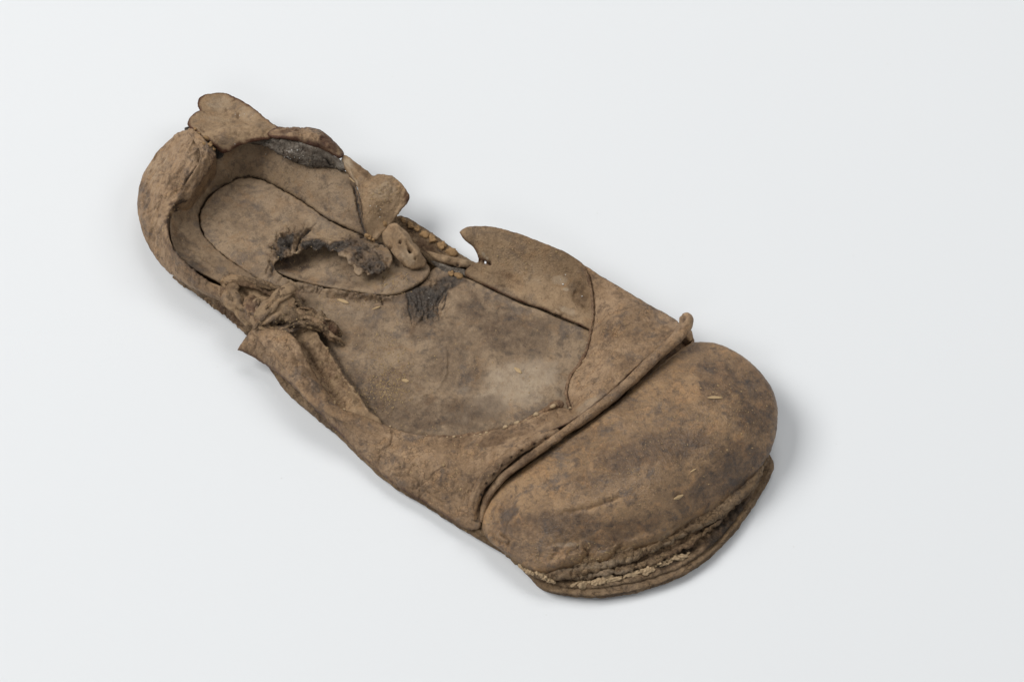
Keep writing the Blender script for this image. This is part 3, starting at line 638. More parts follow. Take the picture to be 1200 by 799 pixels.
# ================================================================== STRAPS ON THE FAR SIDE
sheet('sole_margin', [
    (462,256,7),(470,253,6.2),(482,258,5.8),(500,269,5.4),(521,284,5.2),(541,299,5),(554,307,5.2),(552,314,6),(530,312,6.5),(508,312,7),(495,300,7),(480,283,7),(466,268,7)],
    t=1.6, mat='sole', rag=0.4, bumps=(0.4,4), fine=(0.2,1.3), seed=31, strokes=[([(470,262),(495,282),(525,300)],4,-0.6,(0.45,0,0.1))],
    edge_st=[(D_, 0.6, 0.6)], blobs=[(500,290,26,6,38,R_,0.45),(520,302,26,6,30,D_,0.45),(480,272,14,6,45,D_,0.3)])
sheet('punched_tab', [
    (448,281,12),(448,273,13),(452,268,13.5),(458,262,14),(466,261.5,14),(471,267,14),(478,273,13.5),(484,283,13),(491,291,12.5),(495,299,12.5),(500,305,12),(499,311,11.5),(494,314,11.5),(488,316,11),(480,315,11),(474,311,11),(467,305,11.5),(461,298,12),(456,291,12),(451,287,12)],
    edge_st=[(D_,0.5,0.6)], ctrl=[(474,282,15.8),(488,300,15.0),(462,275,14.5),(468,295,12.6),(478,308,12.2)], t=0.9, mat='inner', rag=0.3, bumps=(0.3,4), seed=32, corner=(4,10),
    strokes=[([(470,283),(468,286)],1.8,-2.5,(1,0,0)),([(479,293),(482,297)],2.0,-2.5,(1,0,0)),([(487,302),(488,304)],1.5,-1.8,(0.95,0,0)),([(457,290),(455,294)],2.2,-2.0,(0.95,0,0)),([(472,310),(474,313)],2.2,-1.8,(0.95,0,0)),
             ([(465,268),(480,285),(494,304)],2.6,1.0),([(458,280),(470,296),(482,312)],3,-0.6,(0.15,0,0)),([(475,285),(484,296)],1.4,-0.8,(0.6,0,0))],
    blobs=[(478,300,8,14,-40,G_,0.4),(459,270,8,6,0,D_,0.4),(464,300,6,12,-40,D_,0.35)])
sheet('tongue_strip', [
    (499,294,9),(507,296,10),(522,299.5,10.5),(540,303.5,10.5),(558,308.5,10),(559,313,10),(550,314,10),(535,312,10),(520,308,10),(508,303,9.5)],
    edge_st=[(D_,0.4,0.5)], ctrl=[(525,304,11.6),(545,308.5,11.4)], t=1.4, mat='inner', rag=0.3, bumps=(0.3,3), seed=33,
    strokes=[([(534,311),(538,311)],1.4,-1.2,(0.95,0,0)),([(548,313.5),(552,314)],1.4,-1.4,(0.98,0,0)),([(505,298),(530,303),(552,309)],1.3,0.4)], blobs=[(545,309,12,3,15,G_,0.3)])
sheet('tongue_strip', [
    (505,306,8),(515,308,9),(530,313,9),(548,317,8.8),(560,320,8.5),(556,325,8),(543,323.5,8),(530,322,8.2),(516,316,8.2)],
    t=1.3, mat='grey', rag=0.3, bumps=(0.3,3), seed=34, strokes=[([(512,312),(526,318),(536,323)],1.5,-0.8,(0.6,0,0))], blobs=[(545,319,12,4,10,G_,0.2)], label='lower greyish strip below the tongue strip')
# ================================================================== SIDE EAR
sheet('quarter_ear', [
    (538,272.5,23),(545,267.5,23),(560,265,22.5),(577,266,22),(600,271.5,21),(625,280,19.5),(650,290,18),(668,298.5,16.5),(686,312,14.5),(700,330,12),(706,352,9.5),(706,376,8.6),(701,392,8.2),
    (691,386.5,8.2),(675,379,8.2),(655,370.5,8.2),(635,361.5,8.2),(615,355.5,8.3),(594,346.5,8.4),(572,336.5,8.6),(553,327,8.8),(545,322,8.8),(546,316,10.5),(552,311,12.5),(560,307.8,14),(568,308.8,14.5),(575,309.5,14.5),(569,306,15),(562,303.5,16),(559,297,17.5),(555,290,19),(548,284.5,21),(542,278,22.5)],
    ctrl=[(580,290,18),(600,305,15),(620,320,12),(600,330,10),(640,320,11.5),(660,330,9.8),(650,350,8.8),(680,350,8.0),(570,320,12)], t=1.0, mat='inner', rag=0.2, bumps=(0.3,9), seed=35, smooth=1.5, corner=(0,),
    strokes=[([(672,340),(683,350),(693,360)],7,-1.3,(0.35,0,0)),([(575,308),(573,309.5)],2.0,-1.2,(0.95,0,0)),([(565,297),(572,306)],1.5,0.2,(0,0.8,0)),([(568,318),(580,322)],1.2,-0.3,(0.4,0,0)),
             ([(598,347),(620,352),(645,362),(675,374)],2.2,0.4),([(650,365),(658,370)],2,0.8,(0,0.3,0))],
    edge_st=[(R_, 0.6, 0.9)], blobs=[(590,330,26,12,15,D_,0.35),(645,375,30,8,20,D_,0.2),(620,320,30,14,25,G_,0.25),(680,350,14,22,-15,D_,0.5),(610,300,50,14,18,R_,0.12),(655,330,10,6,0,G_,0.5),(663,340,5,3,0,G_,0.7),(670,312,26,12,40,D_,0.3),(665,365,16,6,20,G_,0.45),(585,322,14,8,0,R_,0.3)])
# ================================================================== VAMP
vamp_out = [
    (686,312,15.5),(705,324,15),(735,342,14.5),(760,357,14.5),(780,368,15),(794,377,17),(797,386,20),(781,402,21),(759,421,21.5),(738,439,22),(720,456,22),(690,480,21.5),(665,497,21),(642,507,21.5),(624,519,21.5),(607,530,21),(590,543,19.5),(576,559,17),(568,575,14.5),(562,595,11),(563,618,6.5),
    (548,620,5),(530,610,5),(500,590,5),(470,573,5),(440,550,5),(400,511,5.2),(370,481,5.8),(335,446,6.5),(310,427,7),(292,416,7.5),(278,410,8),(283,402,9.5),(297,386,11.5),
    (318,386,13.5),(338,390,14),(350,402,14),(361,424,13),(374,446,11.5),(391,469,10.5),(405,481,10),(430,489,10.4),(455,500,10.8),(475,507,11.2),(500,511.5,11.4),(530,512.5,11.6),(560,509,12.2),(585,503.5,12.8),(610,495.5,13.5),(630,485.5,14.5),(644,477,15),(654,474,15),
    (662,478,14.5),(669,482,14),(666,470,12.5),(664,457,11.5),(669,441,11),(680,426,11),(688,411,11),(693,392,10.5),(696,370,10.5),(695,347,12),(691,325,14)]
SEAM = [(666,470),(664,457),(669,441),(680,426),(688,411),(693,392),(696,370),(695,347),(691,325)]
sheet('vamp', vamp_out,
    ctrl=[(740,400,20),(710,380,17.5),(730,360,17.5),(700,440,18),(755,390,20),(690,465,19),(600,560 - 30,20.5),(560,545,16.5),(520,560,12.5),(540,590,8.5),(480,545,11.5),(440,520,11),(420,505,12),(560,525,15.5),(620,507,18),
          (380,470,13.5),(350,440,15.5),(330,415,15),(345,410,15.8),(305,405,12),(365,458,14),(400,495,12),(660,488,18)],
    t=1.7, mat='grain', rag=0.15, bumps=(0.4,12), fine=(0.13,1.3), seed=41, smooth=1.5, corner=(31,), crease=(0.22, 3.5, 35, 3.5),
    strokes=[([(x-3, y) for x, y in SEAM[1:]],2.0,0.5,(0,0,0.6)),([(x+5, y) for x, y in SEAM[1:]],3.0,-0.3,(0.12,0,0)),
             ([(440,497),(475,509),(500,514),(530,515),(560,512),(600,501),(635,487)],2.2,0.55,(0,0.12,0)),  # raised rim, faintly paled as a painted lit edge
             # star cracks near the joint
             ([(524,545),(511,553),(503,562),(494,569),(486,574),(478,573)],0.9,-0.7,(0.6,0,0)),([(462,559),(478,557),(489,563),(492,571)],0.8,-0.5,(0.5,0,0)),([(492,571),(492,583),(487,590)],0.8,-0.6,(0.5,0,0)),
             ([(478,573),(484,580),(493,583)],0.8,-0.5,(0.5,0,0)),([(493,583),(503,588),(512,590)],0.8,-0.5,(0.45,0,0)),([(497,570),(505,580),(516,587),(524,592)],0.8,-0.45,(0.4,0,0)),([(473,570),(466,574),(457,573)],0.8,-0.4,(0.4,0,0)),
             ([(459,504),(460,513),(457,521),(449,528),(440,534)],1.0,-0.7,(0.55,0,0)),([(457,524),(447,533),(443,545)],0.9,-0.55,(0.5,0,0)),([(388,474),(392,490),(403,507),(412,514)],1.0,-0.5,(0.45,0,0)),
             # folds of the strap end
             ([(305,405),(330,425),(350,450),(370,475)],4.0,-1.0,(0.2,0,0)),([(318,392),(340,420),(360,450),(385,478)],6,1.2),([(300,398),(318,412),(336,432)],1.4,-0.4,(0.3,0,0)),
             ([(333,396),(336,420),(350,450)],2,-0.3),
             ([(630,470),(648,480),(640,492),(620,500)],3,-0.3),([(652,478),(656,492),(640,500)],2,-0.5,(0.2,0,0)),
             ([(670,487),(668,478),(672,470)],1.2,-0.6,(0.2,0,0.5)),
             ([(735,445),(752,430),(770,412)],2.5,-0.7,(0.3,0,0)),([(700,470),(720,455),(738,440)],2.5,-0.4,(0.15,0,0)),([(772,374),(785,378),(793,378)],1.2,-0.4,(0.2,0,0)),
             ([(555,520),(580,522),(610,510),(640,495)],6,-0.6),([(540,560),(560,540),(590,523)],6,0.5),
             ([(552,600),(556,575),(566,556)],4,-0.4,(0.2,0,0)),
             ([(540,600),(548,570)],1,-0.3,(0.2,0,0.2)),([(560,612),(552,606),(540,600)],1.2,-0.4,(0.4,0,0))],
    edge_st=[(R_, 0.55, 0.9)], crk=[(480,565,36,26,30,0.5,4),(320,415,50,30,40,0.5,3.5),(560,560,60,40,0,0.25,4),(735,390,60,50,0,0.18,4)],
    blobs=[(590,512,50,9,-18,D_,0.6),(545,520,45,9,0,D_,0.45),(640,490,20,8,-30,D_,0.4),(468,540,12,6,15,D_,0.55),(395,425,10,6,0,D_,0.3),(360,440,10,6,30,D_,0.35),(370,468,8,10,30,D_,0.4),(690,475,26,6,-35,G_,0.45),(715,395,20,14,0,R_,0.22),
           (515,565,16,10,-40,D_,0.35),(470,575,12,10,40,R_,0.35),(730,430,26,8,-35,D_,0.35),(710,360,26,12,30,G_,0.12),(310,415,26,12,40,G_,0.22),(500,600,60,6,35,G_,0.15),(560,590,5,14,0,R_,0.4),(712,415,8,8,0,D_,0.35)])
sheet('quarter_overlay', [
    (296,387,13.2),(305,385,14.6),(320,386,15.6),(337,389,15.8),(349,400,15.8),(360,423,14.8),(373,446,13.3),(390,469,12.2),(404,481,11.7),(425,490,11.7),(415,497,12.6),(395,492,13.2),(374,480,13.6),(358,467,14),(344,449,14.8),(331,430,15),(317,413,14.6),(304,399,14)],
    ctrl=[(325,402,17.2),(345,425,17),(362,452,15.6),(385,477,14.2)], t=1.5, mat='grain', rag=0.3, bumps=(0.5,6), fine=(0.15,1.3), seed=43, crk=[(340,425,50,22,50,0.5,3.2)],
    strokes=[([(315,395),(338,420),(358,450),(385,476)],4,0.7),([(328,392),(345,415),(360,440)],1.5,-0.4,(0.3,0,0)),([(310,398),(325,416),(338,436)],1.5,-0.3,(0.2,0,0))],
    edge_st=[(D_,0.5,0.35)], blobs=[(345,425,8,8,0,D_,0.4),(358,440,8,10,20,D_,0.45),(370,462,8,8,0,D_,0.4),(372,470,10,6,0,R_,0.3),(330,408,10,10,0,G_,0.2)])
sheet('inner_strip', [
    (336,382,10.5),(352,376,11),(369,386,12),(378,402,11.5),(388,416,11.2),(400,435,11),(411,451,10.8),(420,462,10.6),(432,480,10.2),(448,495,9.6),(444,502,9),(428,498,9),(405,488,9),(390,474,9),(374,450,9.2),(360,428,9.5),(349,407,10)],
    ctrl=[(368,410,10.2),(385,435,9.6),(400,458,9.2)], t=1.6, mat='inner', rag=0.6, rag_s=1.8, bumps=(0.5,5), fine=(0.22,1.2), seed=42, crk=[(395,440,60,30,60,0.7,2.6)],
    strokes=[([(350,398),(362,415),(382,448),(405,476)],4.5,-1.6,(0.35,0,0.3)),([(369,391),(386,417),(408,452),(430,482)],3,1.3)], edge_st=[(D_,0.5,0.4)], blobs=[(372,425,8,34,-35,D_,0.35),(395,440,12,40,-35,R_,0.35)])  # valley holds rust-brown dirt and painted shade
# ================================================================== KNOTTED LACE BUNDLE
KNOT = sheet('crumpled_lining', [
    (258,330,12),(266,325,12),(285,328,12),(305,333,11),(325,339,10.5),(342,343,10.5),(350,352,10),(352,364,9.5),(360,376,9.5),(372,385,10),(368,394,10),(345,392,11),(320,391,11),(302,388,10),(290,374,10.5),(276,358,11.5),(265,345,12)],
    ctrl=[(300,360,12.5),(325,372,12.5),(285,345,12.5),(340,360,10.5)], t=1.4, mat='inner', rag=0.5, rag_s=2, bumps=(1.4,5), fine=(0.35,1.5), seed=50, crease=(1.2, 3.0, 40, 2.5), edge_st=[(D_,0.6,0.6)],
    strokes=[([(300,338),(320,346),(345,352)],2,-1.0,(0.7,0,0)),([(285,340),(298,356),(305,375)],2,-1.0,(0.6,0,0)),([(262,331),(290,336),(320,344)],2,0.8),([(312,380),(330,385),(350,386)],2,-1.2,(0.8,0,0)),([(340,345),(349,358)],2.5,-1.5,(0.95,0,0))],
    blobs=[(315,370,24,10,30,R_,0.4),(345,352,8,10,0,D_,0.6)])
KN = dict(ns=36)
tube('knotted_thong', [(274,333,14.5),(271,344,15.5),(277,356,15),(286,368,13.5),(298,381,12)], [1.80,2.54,2.46,2.13,1.31], 'inner', rough=(1.3,3.4), ridges=(0.75,5), squash=0.75, seed=51, blobs=[(268,336,9,7,0,D_,0.55),(284,368,8,6,0,D_,0.4),(290,352,6,14,0,D_,0.5)], **KN)
tube('knotted_thong', [(296,378,14.5),(311,363,17.5),(326,349,17.5),(339,339,16.2),(346,334,14.5)], [1.15,2.05,2.21,1.80,0.82], 'inner', rough=(1.1,3.2), ridges=(0.8,5), squash=0.7, seed=52, blobs=[(318,352,5,14,45,D_,0.25),(344,337,4,5,0,D_,0.4)], **KN)
tube('knotted_thong', [(294,381,12),(306,373,16),(322,365,16.8),(336,358,16),(344,350,14.5)], [1.31,1.89,1.89,1.48,0.66], 'inner', rough=(1.1,2.8), ridges=(0.8,5), squash=0.7, seed=53, blobs=[(300,378,14,8,0,R_,0.4),(330,368,14,4,-25,D_,0.6)], **KN)
tube('knotted_thong', [(297,349,12),(292,358,14.5),(296,371,14.5),(309,383,13.5),(330,389,12.5),(348,392,11)], [1.48,2.13,2.05,1.97,1.39,0.66], 'grain', rough=(1.4,2.8), ridges=(0.8,5), squash=0.8, seed=54, blobs=[(296,356,12,10,0,R_,0.5),(300,350,10,6,0,D_,0.6),(322,383,9,6,0,D_,0.7)], **KN)
tube('knotted_thong', [(318,377,14),(332,371,15.5),(348,370,15),(364,374,13.5),(378,380,12.5),(390,389,11),(397,398,9)], [1.48,2.13,2.13,1.97,2.13,2.05,1.15], 'sole', rough=(2.2,2.3), ridges=(0.9,6), seed=55, blobs=[(342,372,8,6,0,D_,0.5),(385,385,16,12,30,R_,0.75),(320,372,6,6,0,R_,0.4),(392,396,8,6,0,D_,0.5)], label='frayed dark brown end of the knotted thong', **KN)
tube('knotted_thong', [(320,387,13),(338,385,13.5),(354,383,12.5),(368,385,11.5)], [0.82,1.48,1.48,0.74], 'grain', rough=(1.2,2.4), ridges=(0.7,5), squash=0.8, seed=56, **KN)
tube('knotted_thong', [(262,327,13),(280,328,13.3),(300,333,12.5),(318,339,11.5),(330,343,10.5)], [0.74,1.23,1.56,1.31,0.57], 'inner', rough=(0.7,3), ridges=(0.7,5), squash=0.6, seed=57, **KN)
tube('thong_end', [(342,346,12.5),(349,356,12.5),(352,363,11.5)], [0.57,0.82,0.49], 'sole', rough=(0.4,2), ridges=(0.3,4), seed=59)
SR = np.random.default_rng(44)
base_p = [[(273,334,15.5),(272,346,17),(280,360,16),(292,374,14.5)],[(297,378,16),(313,363,19),(328,350,19),(343,338,16.5)],[(295,380,13.5),(310,371,17.5),(326,362,17.5),(342,352,15)],
          [(298,352,15),(296,368,16.5),(309,382,15.5),(332,388,14)],[(318,377,16),(338,370,17.5),(360,373,16),(382,383,14.5),(398,398,9.5)],[(330,384,14.5),(352,379,15.5),(374,379,14.5),(394,388,12)],
          [(264,329,14),(285,330,14.8),(306,336,14),(326,344,12)],[(350,372,16.8),(370,378,15),(388,392,12.5),(401,402,8.6)]]
for k in range(36):
    bp = base_p[k % 8]; off = SR.normal(size=2) * 3.0; a0 = SR.uniform(0, 0.3)
    pth = [(u + off[0] + SR.normal() * 1.8, v + off[1] + SR.normal() * 1.8, z - 0.6 + SR.normal() * 0.5) for u, v, z in bp]
    r0 = SR.uniform(0.45, 1.05)
    tube('frayed_strand', pth, [r0 * f for f in (0.4, 1.0, 0.9, 0.35)], ['inner', 'grain', 'sole', 'sole'][int(SR.integers(4))], ns=12, step=0.35, rough=(0.7, 1.8), ridges=(0.35, 4), squash=0.75, seed=200 + k,
         st0=(0.15 * SR.random(), 0.2 * SR.random(), 0.45 * SR.random()), parent=KNOT)
# ================================================================== PIPING AND SEAM ROLL
tube('piping', [(802,369.5,22.5),(804,374,23.3),(802.5,383,23.6),(795,393.5,24),(780,408,24.5),(760,426,24.5),(742,443,24.5),(724,460,24.5),(700,479,24),(686,489,24),(668,501,23.5),(650,514,23),(630,528,22.3),(611,542,21),(595,554,19.3),(582,567,17),(572,581,14.2),(566,597,11.2),(564,612,8)],
     [2.4,2.5,2.3,2.0,1.8,1.75,1.7,1.65,1.6,1.5,1.4,1.3,1.25,1.2,1.2,1.2,1.1,1.0,0.8], 'grain', rough=(0.45,4), ridges=(0.18,4), ns=32, seed=61,
     strokes=[([(798,369),(802,373),(800,377)],1.2,-0.6,(0.6,0,0)),([(770,412),(774,418)],1,-0.3,(0.3,0,0)),([(748,440),(752,445)],0.9,-0.3,(0.3,0,0))], blobs=[(612,542,40,8,-38,D_,0.6),(572,580,8,20,20,D_,0.5),(765,421,26,5,-42,R_,0.2)])
sheet('seam_lip', [
    (809,385,12),(813,394,11),(814,402,10),(806,411,10),(785,430,10),(765,447,10),(742,463,10),(730,468,11),(738,455,12),(762,433,12),(784,411,12),(798,395,12)],
    solid=4.0, edge=1.0, mat='grain', seed=62, blobs=[(790,408,26,8,-42,D_,0.75)], rag=0.3)  # dark blob paints the shadowed hollow under the piping
tube('seam_roll', [(555,610,9),(554.5,593,12.5),(560,575,16),(571,558.5,19),(587,542.5,21.5),(604,529.5,23),(621,519.5,23.4),(639,511.5,23),(656,505,22.2)],
     [0.9,1.4,1.7,1.8,1.75,1.7,1.6,1.3,0.7], 'grain', rough=(0.5,3), ridges=(0.4,6), ns=36, seed=63, st0=(0.32,0,0),
     strokes=[([(u-0.8,v),(u+0.8,v+2.5)],1.7,-1.0,(1.0,0,0)) for u,v in ((612,527),(600,535.5),(589,545),(579,555),(571,566),(627,520),(640,513.5),(565,579))],
     blobs=[(590,545,40,9,-42,D_,0.55),(570,575,8,24,20,D_,0.5),(625,519,5,4,0,R_,0.6)])
tube('seam_binding', [(668,482,14.8),(665,470,13.8),(663.5,457,12.8),(668,441,12.3),(679,426,12.3),(687,411,12.2),(691.5,392,11.8),(694.5,370,11.8),(693.5,347,13),(690,328,14.8),(684,314,16)],
     [0.25,0.42,0.5,0.55,0.5,0.5,0.4,0.45,0.4,0.4,0.3], 'grain', ns=12, rough=(0.55,1.3), ridges=(0.1,4), seed=65, st0=(0,0,0.5))
tube('seam_binding', [(500,511,12),(530,512,12.2),(560,508.5,12.4),(586,504,13),(600,500,13.6),(614,494.5,14.4),(630,486,15.4),(642,479,16.2),(650,474,16.5),(656,474,16.2),(657,479,15.8)],
     [0.35,0.6,0.7,0.75,0.8,0.85,0.9,1.0,1.3,1.3,0.7], 'grain', ns=14, rough=(0.4,1.6), ridges=(0.15,4), seed=66, st0=(0.1,0,0.45))
def side_wall(name, top, zb, inset, mat, seed):
    tp = cr_spline([P(*p) for p in top], step=0.8, closed=False); n = len(tp); K = 12; rows = []
    tan = np.gradient(tp, axis=0); out_ = np.stack([-tan[:, 1], tan[:, 0]], 1); out_ /= np.linalg.norm(out_, axis=1)[:, None]
    for th in (0.0, 1.3):
        for k in range(K + 1):
            f = k / K; z = tp[:, 2] * (1 - f) + zb * f
            off = 0.9 * math.sin(math.pi * f) + inset * f + th
            xy = tp[:, :2] - out_ * off * 1.0
            r = np.c_[xy, z - 0.4]; r[:, :2] += out_ * (0.35 * fbm(r, 4, 3, seed))[:, None]; rows.append(r)
    rows = rows[:K + 1] + rows[K + 1:][::-1]
    V = np.vstack(rows); m = len(rows); F = []
    for a in range(m):
        b = (a + 1) % m
        i = np.arange(n - 1); F.append(np.stack([a * n + i, a * n + i + 1, b * n + i + 1, b * n + i], 1))
    return mesh_obj(name, V, np.vstack(F), M[mat], shoe, np.zeros((len(V), 3)), True)
side_wall('quarter_wall', [(690,316,14.5),(705,325,14),(735,343,13.6),(760,358,13.6),(780,369.5,14),(794,379,15.5),(806,388,15.5),(812,397,14)], 3.5, 1.5, 'grain', 88)
# ================================================================== TOE CAP
sheet('toe_cap', [
    (809,400,17),(791,412,18.5),(769,430,20),(747,449,21),(725,468,21.5),(687,496,21.5),(653,520,20.5),(633,533,19.5),(612,547,18),(595,560,16.5),(583,571,15),(571,587,12.8),(565.5,602,11),(565,618,9),(571,628,8.8),
    (580,637,9),(597,648,9.2),(612,660,9.5),(625,667,9.7),(640,669,10),(655,666,10),(670,662,10),(682,658,10.2),(686,652,10.8),(691,653,10.8),(700,656,10.5),(712,654,10.5),(719,648,11),(723,643,11.2),(731,643,11),
    (745,641,11),(765,637,11),(780,629,11.2),(800,615,11.5),(820,604,11.6),(840,593,11.8),(860,576,12),(880,558,12.5),(893,544,13),(905,523,14),(911,500,15),(912,475,16),(905,452,17),(890,432,17.5),(870,415,17.5),(850,404,17),(835,399,16.5),(822,398,16.5)],
    ctrl=[(700,540,25.5),(740,500,25.5),(780,480,25.5),(830,430,21.5),(840,470,24.5),(800,540,25),(870,500,22),(870,450,21.5),(895,480,19),(660,570,23),(620,590,18.5),(720,590,22.5),(600,620,14.5),(640,635,15.5),(700,630,15.5),(850,540,20.5),(760,600,20),(590,600,15),(800,585,19.5),(810,430,22),(880,530,17.5),(665,545,21.5)],
    solid=7.0, inset=1.8, edge=2.0, mat='toe', rag=0.2, rag_s=2.5, bumps=(0.55,16), fine=(0.11,1.4), seed=71, smooth=1.5,
    strokes=[([(658,603),(690,595),(712,587),(728,580)],2.5,-0.6,(0.15,0,0)),([(650,598),(685,588),(720,576)],5,0.4),([(690,595),(725,583)],1.0,-0.35,(0.3,0,0)),
             ([(688,655),(690,646),(686,640)],3.0,-1.6,(0.7,0,0)),([(722,645),(728,638)],2.6,-1.3,(0.6,0,0)),
             ([(640,663),(665,655),(685,645)],4,0.5),([(700,650),(735,636),(780,622)],4,0.4),([(630,640),(665,636),(690,630)],3,-0.3),
             ([(572,622),(585,632),(596,640)],1.5,-0.9,(0.5,0,0)),([(586,626),(596,632),(596,642)],1.6,-1.0,(0.65,0,0)),([(576,615),(590,612),(588,602)],1.0,-0.4,(0.3,0,0)),
             ([(575,605),(590,590),(606,578)],2.5,-0.4,(0.1,0,0)),([(574,612),(578,598),(588,585),(600,575)],1.1,-0.5,(0.4,0,0)),([(583,618),(586,606),(596,592),(610,580)],1.0,-0.4,(0.3,0,0)),([(592,628),(596,612),(608,596)],1.0,-0.4,(0.35,0,0)),([(581,612),(597,597)],2,0.35),([(600,612),(612,590)],1.8,-0.25),
             ([(700,520),(740,492),(780,455)],9,0.35),([(870,560),(893,535)],4,-0.5)],
    edge_st=[(D_,0.6,0.5)], crk=[(600,615,36,30,0,0.35,4),(680,645,70,12,-10,0.5,4)],  # dark rim paints shade into the cap's undercut edge
    blobs=[(695,606,26,18,20,G_,0.0),(838,450,36,34,30,D_,0.66),(882,475,42,66,-20,D_,0.72),(845,555,80,30,-40,D_,0.74),(755,528,100,28,-12,D_,0.68),(690,560,46,16,-20,D_,0.45),(650,618,80,22,0,D_,0.62),(730,622,80,16,-20,D_,0.6),(690,515,50,10,-35,D_,0.4),(790,590,30,10,-20,D_,0.4),(730,480,30,10,-38,D_,0.3),(650,560,40,14,-30,D_,0.25),(630,640,60,14,5,D_,0.35),(596,598,14,18,0,D_,0.55),(610,612,12,8,-20,D_,0.6),
           (740,610,50,16,-20,D_,0.22),(690,575,30,8,-10,D_,0.28),(665,638,24,4,0,G_,0.45),(640,530,30,8,-30,G_,0.25),(720,500,40,8,-38,G_,0.12),(810,610,60,5,-30,G_,0.35),(800,480,30,14,-30,D_,0.25),(865,520,24,16,-40,R_,0.25),(640,590,30,16,0,R_,0.15),(880,450,20,8,45,R_,0.2)])

# ================================================================== THREAD TUFTS
PARTS = {}
for o_ in shoe.children: PARTS.setdefault(o_.name.split('.')[0], o_)
bvhs = []
for v_, f_ in HIT:
    bvhs.append(BVHTree.FromPolygons([tuple(x) for x in v_.tolist()], f_.tolist())) if len(v_) else None

def drop(u, v):
    """first shoe surface met under photo position (u,v): point mm, normal"""
    d = Vector(P(u, v, 0.0) - CAM).normalized(); best = None
    for b in bvhs:
        h = b.ray_cast(Vector(CAM), d)
        if h[0] is not None and (best is None or h[3] < best[2]): best = (h[0], h[1], h[3])
    if best is None: return Vector(P(u, v, 0.0)), Vector((0, 0, 1))
    n = best[1]
    if n.dot(d) > 0: n = -n
    return best[0], n

tm = [lump_mesh('thread_tuft', (1.0, 0.72, 0.62), k, M['thread'], 0.75, 18, 12, 0.55) for k in range(4)]
fm = [lump_mesh('thread_tuft', (1.0, 0.75, 0.7), 40 + k, M['flax'], 0.55, 16, 10, 0.6) for k in range(3)]
def tuft(u, v, s, ang, name='thread_tuft', k=0, sz=1.0, meshes=tm, lift=0.25, parent=None):
    p, n = drop(u, v)
    o = bpy.data.objects.new(name, meshes[k % len(meshes)]); link(o, parent or shoe)
    o.location = (p + n * lift * s) * MM
    q = n.to_track_quat('Z', 'X').to_matrix().to_4x4()
    # align long axis with the picture direction ang
    a = P(u + math.cos(math.radians(ang)), v + math.sin(math.radians(ang)), p.z) - P(u, v, p.z)
    x = Vector(a); x = (x - n * x.dot(n)).normalized(); y = n.cross(x)
    R = Matrix((x, y, n)).transposed()
    o.rotation_euler = R.to_euler(); o.scale = (s, s * sz, s * sz)
    return o
for i, (u, v, s, a) in enumerate([(472,258,1.1,40),(481,265,1.5,35),(489,268.5,1.5,20),(497,275,1.7,10),(507,281,1.7,30),(518,288.5,2.1,35),(529,295.5,2.0,20),(505,313,1.9,0),(529,321,1.4,30),(537,323,1.5,20),
                                   (432,277,1.3,30),(437,281,1.1,0),(451,262,0.9,60),(229,152,0.8,30),(233,157,1.2,40),(241,162,1.2,60),(246,170,1.1,80),(250,175,1.0,60),(239,168,0.8,20)]):
    tuft(u, v, s, a, k=i, meshes=fm, lift=0.1, parent=PARTS['sole_margin'] if i < 8 else PARTS['heel_counter'] if i > 12 else PARTS['quarter_flap'] if i > 9 else PARTS['tongue_strip'])
for i in range(40):      # frayed stitching along the toe welt
    f = i / 39; u = 664 + 142 * f; v = 685 - 9 * f - 28 * f ** 2.1 + random.uniform(-2.5, 2.5)
    if random.random() < 0.22: continue
    tuft(u, v, random.uniform(0.9, 2.2), random.uniform(-40, 0), k=i, sz=random.uniform(0.45, 0.9), lift=0.0, parent=PARTS['midsole'])
for i in range(9):
    f = i / 8; tuft(612 + 36 * f, 664 + 16 * f + random.uniform(-1, 1), random.uniform(0.7, 1.2), 30, k=i, parent=PARTS['midsole'])
# stitch knots along the cut edge of the vamp
km = [lump_mesh('stitch_end', (0.62, 0.45, 0.4), 20 + k, M['thread'], 0.4, 10, 6, 0.5) for k in range(3)]
for i, (u, v, s) in enumerate([(648,476,1.6),(628,485.5,1.6),(616,492,0.9),(606,495.5,1.5),(592,500.5,1.5),(570,507,1.2),(563,509,0.8),(556,510,0.7),(540,512,0.7),(532,511.5,0.9),(403,480,1.0),(392,471,0.9),(457,500,0.9),(668,478,0.9),(676,434,0.8),(683,423,0.7),(524,512,0.6),(500,510,0.7),(655,371,0.0),(675,381,1.8)]):
    if s: tuft(u, v, s, -20, 'stitch_end', i, meshes=km, lift=0.1, parent=PARTS['vamp'])

# ================================================================== LOOSE DEBRIS ON THE SHOE
def flake_mesh(name, L, W, seed):
    r = random.Random(seed); n = 9; vs_ = []; fs = []
    for i in range(n + 1):
        f = i / n; x = (f - 0.5) * L; wd = W * 0.5 * math.sin(math.pi * min(1, max(0.06, f * 0.92 + 0.04))) ** 0.6 * r.uniform(0.85, 1.1)
        zc = 0.08 * L * math.sin(math.pi * f) * 0.4
        for y, z in ((-wd, 0), (0, 0.22), (wd, 0), (0, -0.08)): vs_.append((x * MM, y * MM, (z + zc) * MM))
    for i in range(n):
        for k in range(4):
            a = i * 4 + k; b = i * 4 + (k + 1) % 4; fs.append((a, b, b + 4, a + 4))
    fs.append((3, 2, 1, 0)); e = n * 4; fs.append((e, e + 1, e + 2, e + 3))
    me = bpy.data.meshes.new(name); me.from_pydata(vs_, [], fs); me.materials.append(M['straw']); return me
